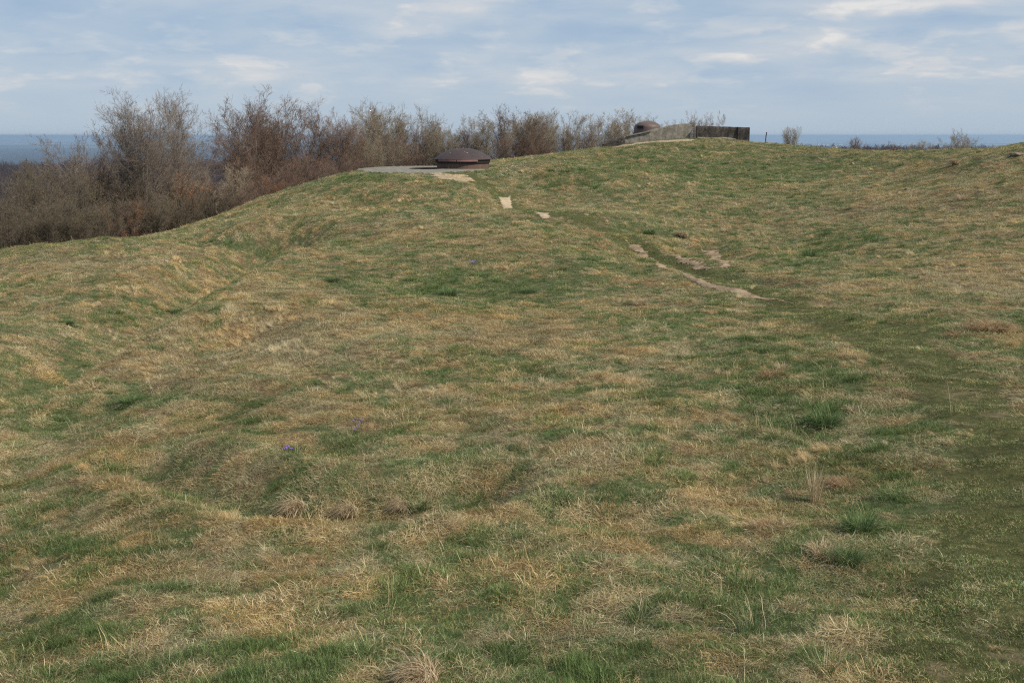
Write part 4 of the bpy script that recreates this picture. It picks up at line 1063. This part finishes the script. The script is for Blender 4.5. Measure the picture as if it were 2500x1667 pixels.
TU = [
 ('green_tussock','large dark green tussock with straw skirt left of the trodden path',2012,1045,'green',0,1.15,1.0),
 ('green_tussock','bright green tussock in the lower right meadow',2100,1300,'green',2,.8,.9),
 ('green_tussock','green tussock below the drier patch near the lower right corner',2070,1375,'green',4,.7,.9),
 ('green_tussock','dark green tussock left of the path fork on the right hillside',1585,573,'green',1,1.5,.8),
 ('green_tussock','broad dark green tussock on the green band in the middle of the slope',1095,722,'green',1,1.6,.6),
 ('green_tussock','green tussock at the right end of the green band',1290,716,'green',3,1.3,.6),
 ('green_tussock','green tussock with small dark heart left of the green band',812,688,'green',3,1.2,.6),
 ('green_tussock','tall green tussock left of the dead bracken heap on the right',1975,630,'green',5,1.6,.9),
 ('green_tussock','deep green tussock in the gully on the left',430,765,'green',2,1.5,.6),
 ('green_tussock','deep green tussock on the gully floor farther left',160,793,'green',4,1.5,.5),
 ('green_tussock','dark green tuft at the bottom of the left hollow',318,985,'green',2,1.0,.6),
 ('green_tussock','green tussock in the hollow among the drooping tussocks',1020,1245,'green',2,.7,.9),
 ('green_tussock','green tuft with tall pale stems near the bottom edge',1555,1525,'reed',2,.6,1.0),
 ('reed_tuft','coarse pale reed tuft at the bottom right',1835,1540,'reed',1,.65,1.0),
 ('reed_tuft','coarse pale blades crossing at the very bottom right of centre',2015,1650,'reed',3,.65,1.0),
 ('drooping_tussock','left of the two drooping straw tussocks in the hollow',730,1262,'drape',3.3,.95,1.0),
 ('drooping_tussock','right of the two drooping straw tussocks in the hollow',858,1262,'drape',3.2,.75,1.0),
 ('drooping_tussock','grey drooping tussock beside the green one in the hollow',985,1245,'drape',3.5,.65,.9),
 ('straw_tussock','straw tussock bent over above the path fork',1672,580,'drape',2.8,1.5,.9),
 ('straw_tussock','pale straw tussock on the hillside right of the bent one',1775,568,'straw',1,1.6,.8),
 ('straw_tussock','rust-coloured straw tuft in the green patch left of the path',1882,925,'rust',1,1.0,1.1),
 ('straw_tussock','small pale straw tuft right of the rust-coloured one',1910,905,'straw',2,.7,1.0),
 ('straw_tussock','straw tuft standing in the green right of the big green tussock',2082,1010,'straw',1,.6,1.0),
 ('straw_tussock','upright sheaf of straw in the lower right meadow',1990,1225,'upright',1,.95,1.0),
 ('straw_tussock','big tawny heap of matted straw at the bottom edge',1040,1672,'drape',2.6,.8,.8),
 ('straw_tussock','straw tuft on the near bank of the green band',1560,745,'straw',4,1.3,.8),
 ('straw_tussock','tawny straw mat below the green tussock on the lower right',1880,1300,'rust',4,.8,.7),
 ('straw_tussock','orange straw mat right of the upright sheaf',2060,1185,'rust',5,.7,.6),
 ('straw_tussock','pale straw mat on the right below the path bank',2010,1360,'straw',5,.8,.7),
 ('bracken_heap','dead red-brown bracken heap on the right bank above the path',2410,806,'rust',1,1.9,.7),
 ('bracken_heap','smaller dead bracken patch left of the red-brown heap',2345,822,'rust',3,1.2,.5),
 ('straw_tussock','two bent straw clumps side by side below the pale crest bush',2335,404,'drape',3,2.0,.9),
 ('straw_tussock','lone straw tussock at the right end of the meadow',2350,490,'straw',3,2.0,.8),
 ('dry_stem','single pale dry stem standing at the left edge of the path',1983,792,'stem',0,1.0,1.0),
 ('dry_stem','dark thin dry stem beside the path bend',2322,1012,'stem',1,.9,1.0),
]
for nm, lb, u, v, key, rz, s, sz in TU: tussock(nm, lb, u, v, key, rz, s, sz)

# ------------------------------------------------------------------ far white sheds
M_WHITE = mat_simple('white_cladding', (.75, .76, .76), (.85, .85, .85), .02, .6, .3, 0)
def shed(label, u, v, wpx, hgt):
    a, yy, zz = ray(u, v)
    Ys = np.linspace(2500, 45000, 6000); H = height(a / yy * Ys, Ys); k = np.argmax(zz / yy * Ys < H)
    Y = Ys[k]; x = a / yy * Y; w = wpx / F * Y; bm = bmesh.new(); d = w * .5
    pts = [(-w / 2, 0), (w / 2, 0), (w / 2, hgt), (0, hgt * 1.3), (-w / 2, hgt)]
    A = [bm.verts.new((p, -d / 2, q)) for p, q in pts]; B = [bm.verts.new((p, d / 2, q)) for p, q in pts]
    bm.faces.new(A); bm.faces.new(B[::-1])
    for i in range(5): bm.faces.new((A[i], B[i], B[(i + 1) % 5], A[(i + 1) % 5]))
    e = from_bm('distant_shed', bm, M_WHITE, None, False, (x, Y, float(H[k]) - 1)); tag(e, label, 'building', 'white sheds on the far plain')
shed('long white shed on the far plain just right of the iron post', 2005, 357, 34, 26)
shed('smaller white shed on the plain, second right of the iron post', 2050, 355, 16, 18)
shed('white shed on the far horizon at the left of the wind-bent tree', 135, 345, 16, 40)

# ------------------------------------------------------------------ haze
def haze():
    bm = bmesh.new(); bmesh.ops.create_cube(bm, size=1)
    zt, zb = 7.5, -200.0
    for v in bm.verts: v.co = (v.co.x * 124000, v.co.y * 124000, zb if v.co.z < 0 else zt)
    m, nt, out = new_mat('haze'); p = nd(nt, 'ShaderNodeVolumePrincipled')
    p.inputs['Density'].default_value = HAZE_D; p.inputs['Color'].default_value = (.53, .73, .94, 1); p.inputs['Anisotropy'].default_value = .2
    nt.links.new(p.outputs[0], out.inputs['Volume'])
    o = from_bm('haze', bm, m); tag(o, kind='stuff')
HAZE_D = 9.5e-5
haze()

# ------------------------------------------------------------------ light, sky, camera
SUN_EL = math.radians(43); SUN_AZ = math.radians(118)      # azimuth clockwise from +Y (view direction)
def build_world():
    w = bpy.data.worlds.new('World'); SC.world = w; w.use_nodes = True; nt = w.node_tree; nt.nodes.clear()
    out = nd(nt, 'ShaderNodeOutputWorld'); bg = nd(nt, 'ShaderNodeBackground'); bg.inputs['Strength'].default_value = .1
    sky = nd(nt, 'ShaderNodeTexSky'); sky.sky_type = 'NISHITA'; sky.sun_disc = False; sky.sun_elevation = SUN_EL; sky.sun_rotation = SUN_AZ
    sky.altitude = 380; sky.air_density = 1.0; sky.dust_density = 1.0
    tc = nd(nt, 'ShaderNodeTexCoord'); sx = nd(nt, 'ShaderNodeSeparateXYZ'); nt.links.new(tc.outputs['Generated'], sx.inputs[0])
    X, Y, Z = sx.outputs; zc = mth(nt, 'MAXIMUM', Z, 0.0)
    den = mth(nt, 'ADD', zc, .085)
    cb = nd(nt, 'ShaderNodeCombineXYZ'); nt.links.new(mth(nt, 'DIVIDE', X, den), cb.inputs[0]); nt.links.new(mth(nt, 'DIVIDE', Y, den), cb.inputs[1])
    def off(v, a, b):
        m = nd(nt, 'ShaderNodeVectorMath', operation='ADD'); nt.links.new(v, m.inputs[0]); m.inputs[1].default_value = (a, b, 0); return m.outputs[0]
    V = cb.outputs[0]
    cover = noise(nt, off(V, 3.3, 1.7), .55, 5, .55, .3)
    puff = noise(nt, off(V, 9.1, 4.2), 1.25, 7, .58, .25)
    soft = noise(nt, off(V, 1.1, 8.2), 2.6, 4, .5, .4)
    # individual cloud banks of the afternoon: direction, size, strength
    extra = None
    cb2 = nd(nt, 'ShaderNodeCombineXYZ'); nt.links.new(mth(nt, 'MULTIPLY', X, 9.0), cb2.inputs[0]); nt.links.new(mth(nt, 'MULTIPLY', Z, 30.0), cb2.inputs[1]); nt.links.new(mth(nt, 'MULTIPLY', Y, 5.0), cb2.inputs[2])
    bill = noise(nt, cb2.outputs[0], 1.0, 8, .55, .35)
    for (u, v, su, sv, k) in [(2150, 8, 330, 16, .42), (1000, 85, 130, 22, .22), (1155, 25, 75, 30, .25), (640, 178, 60, 16, .26), (1330, 125, 120, 14, .14), (2080, 75, 190, 24, .20), (1840, 135, 90, 16, .16),
                              (60, 110, 60, 26, .10), (1130, 150, 60, 10, .1), (240, 185, 260, 12, .10), (500, 155, 100, 10, .12), (1290, 190, 60, 14, .12), (1620, 175, 80, 10, .12), (2480, 75, 60, 18, .18), (10, 105, 30, 25, .15),
                              (300, 30, 330, 45, -.20), (250, 120, 300, 22, -.10), (1500, 70, 260, 25, -.16), (2400, 45, 200, 14, -.18), (700, 50, 200, 25, -.08), (1550, 20, 200, 30, -.10), (2000, 20, 120, 8, -.08)]:
        a_, yy, zz = ray(u, v); l = math.sqrt(a_ * a_ + yy * yy + zz * zz); cx, cz = a_ / l, zz / l
        wx = mth(nt, 'MULTIPLY_ADD', soft, .05, -.025)
        dx = mth(nt, 'DIVIDE', mth(nt, 'SUBTRACT', mth(nt, 'ADD', X, wx), cx), su / F)
        wz = mth(nt, 'MULTIPLY_ADD', bill, .03, -.015)
        dz = mth(nt, 'DIVIDE', mth(nt, 'SUBTRACT', mth(nt, 'ADD', Z, wz), cz), sv / F)
        e = mth(nt, 'MULTIPLY', mth(nt, 'EXPONENT', mth(nt, 'MULTIPLY', mth(nt, 'ADD', mth(nt, 'MULTIPLY', dx, dx), mth(nt, 'MULTIPLY', dz, dz)), -1.0)), k)
        e = mth(nt, 'MULTIPLY', e, mth(nt, 'GREATER_THAN', Y, 0.0))
        extra = e if extra is None else mth(nt, 'ADD', extra, e)
    lift = ramp(nt, [(0, 1.0), (.10, .75), (.3, .2)]); nt.links.new(zc, lift.inputs[0])
    v = mth(nt, 'ADD', mth(nt, 'MULTIPLY', mth(nt, 'SUBTRACT', puff, .5), .55), mth(nt, 'MULTIPLY', mth(nt, 'SUBTRACT', cover, .5), .5))
    v = mth(nt, 'ADD', v, mth(nt, 'MULTIPLY', mth(nt, 'SUBTRACT', bill, .5), 1.0))
    v = mth(nt, 'ADD', v, mth(nt, 'MULTIPLY', mth(nt, 'SUBTRACT', soft, .5), .2))
    lowf = nd(nt, 'ShaderNodeMapRange'); lowf.inputs['From Min'].default_value = .005; lowf.inputs['From Max'].default_value = .06; nt.links.new(Z, lowf.inputs['Value'])
    v = mth(nt, 'MULTIPLY', v, mth(nt, 'MULTIPLY_ADD', lowf.outputs[0], .85, .15))
    cb3 = nd(nt, 'ShaderNodeCombineXYZ'); nt.links.new(mth(nt, 'MULTIPLY', X, 12.5), cb3.inputs[0]); nt.links.new(mth(nt, 'MULTIPLY', Z, 44.0), cb3.inputs[1]); nt.links.new(mth(nt, 'MULTIPLY', Y, 9.0), cb3.inputs[2])
    pf = ramp(nt, [(.54, 0.0), (.63, .24)]); nt.links.new(noise(nt, cb3.outputs[0], 1.0, 7, .55, .2), pf.inputs[0])
    pm_ = ramp(nt, [(0.01, 0.0), (.03, 1.0), (.14, 1.0), (.3, 0.0)]); nt.links.new(zc, pm_.inputs[0])
    v = mth(nt, 'ADD', v, mth(nt, 'MULTIPLY', pf.outputs[0], pm_.outputs[0]))
    v = mth(nt, 'ADD', mth(nt, 'ADD', v, extra), .49)
    cloud = ramp(nt, [(.08, (3.2, 4.35, 5.9)), (.36, (3.9, 4.9, 6.15)), (.52, (4.45, 5.25, 6.25)), (.66, (5.0, 5.6, 6.35)), (.84, (6.1, 6.25, 6.55)), (1.0, (7.3, 7.25, 7.1))]); nt.links.new(v, cloud.inputs[0])
    zf = nd(nt, 'ShaderNodeMapRange'); zf.inputs['From Min'].default_value = .18; zf.inputs['From Max'].default_value = .5; zf.inputs['To Min'].default_value = .92; zf.inputs['To Max'].default_value = .4; nt.links.new(Z, zf.inputs['Value'])
    hz = ramp(nt, [(.0, 1.0), (.012, .85), (.055, 0.0)]); nt.links.new(zc, hz.inputs[0])
    c = mixc(nt, cloud.outputs[0], (4.15, 5.1, 6.1), mth(nt, 'MULTIPLY', hz.outputs[0], .75))
    c = mixc(nt, sky.outputs[0], c, zf.outputs[0])
    nt.links.new(c, bg.inputs[0]); nt.links.new(bg.outputs[0], out.inputs[0])
build_world()
sd = bpy.data.lights.new('sun', 'SUN'); sd.energy = 3.8; sd.angle = math.radians(.6); sd.color = (1.0, .92, .80)
so = bpy.data.objects.new('sun', sd); ROOT.objects.link(so)
from mathutils import Vector
dsun = Vector((math.cos(SUN_EL) * math.sin(SUN_AZ), math.cos(SUN_EL) * math.cos(SUN_AZ), math.sin(SUN_EL)))
so.rotation_euler = (-dsun).to_track_quat('-Z', 'Y').to_euler()

cam = bpy.data.cameras.new('camera'); cam.lens = 35.0; cam.sensor_width = 36.0; cam.clip_start = .05; cam.clip_end = 200000
co = bpy.data.objects.new('camera', cam); ROOT.objects.link(co); co.location = (0, 0, 0); co.rotation_euler = (math.pi / 2 - PITCH, 0, 0)
SC.camera = co
SC.view_settings.view_transform = 'Standard'; SC.view_settings.look = 'None'; SC.view_settings.exposure = .10; SC.view_settings.gamma = 1
SC.cycles.max_bounces = 6; SC.cycles.diffuse_bounces = 3; SC.cycles.transmission_bounces = 3; SC.cycles.volume_bounces = 1
SC.cycles.use_denoising = False; SC.cycles.filter_width = 1.2
SC.cycles.caustics_reflective = False; SC.cycles.caustics_refractive = False
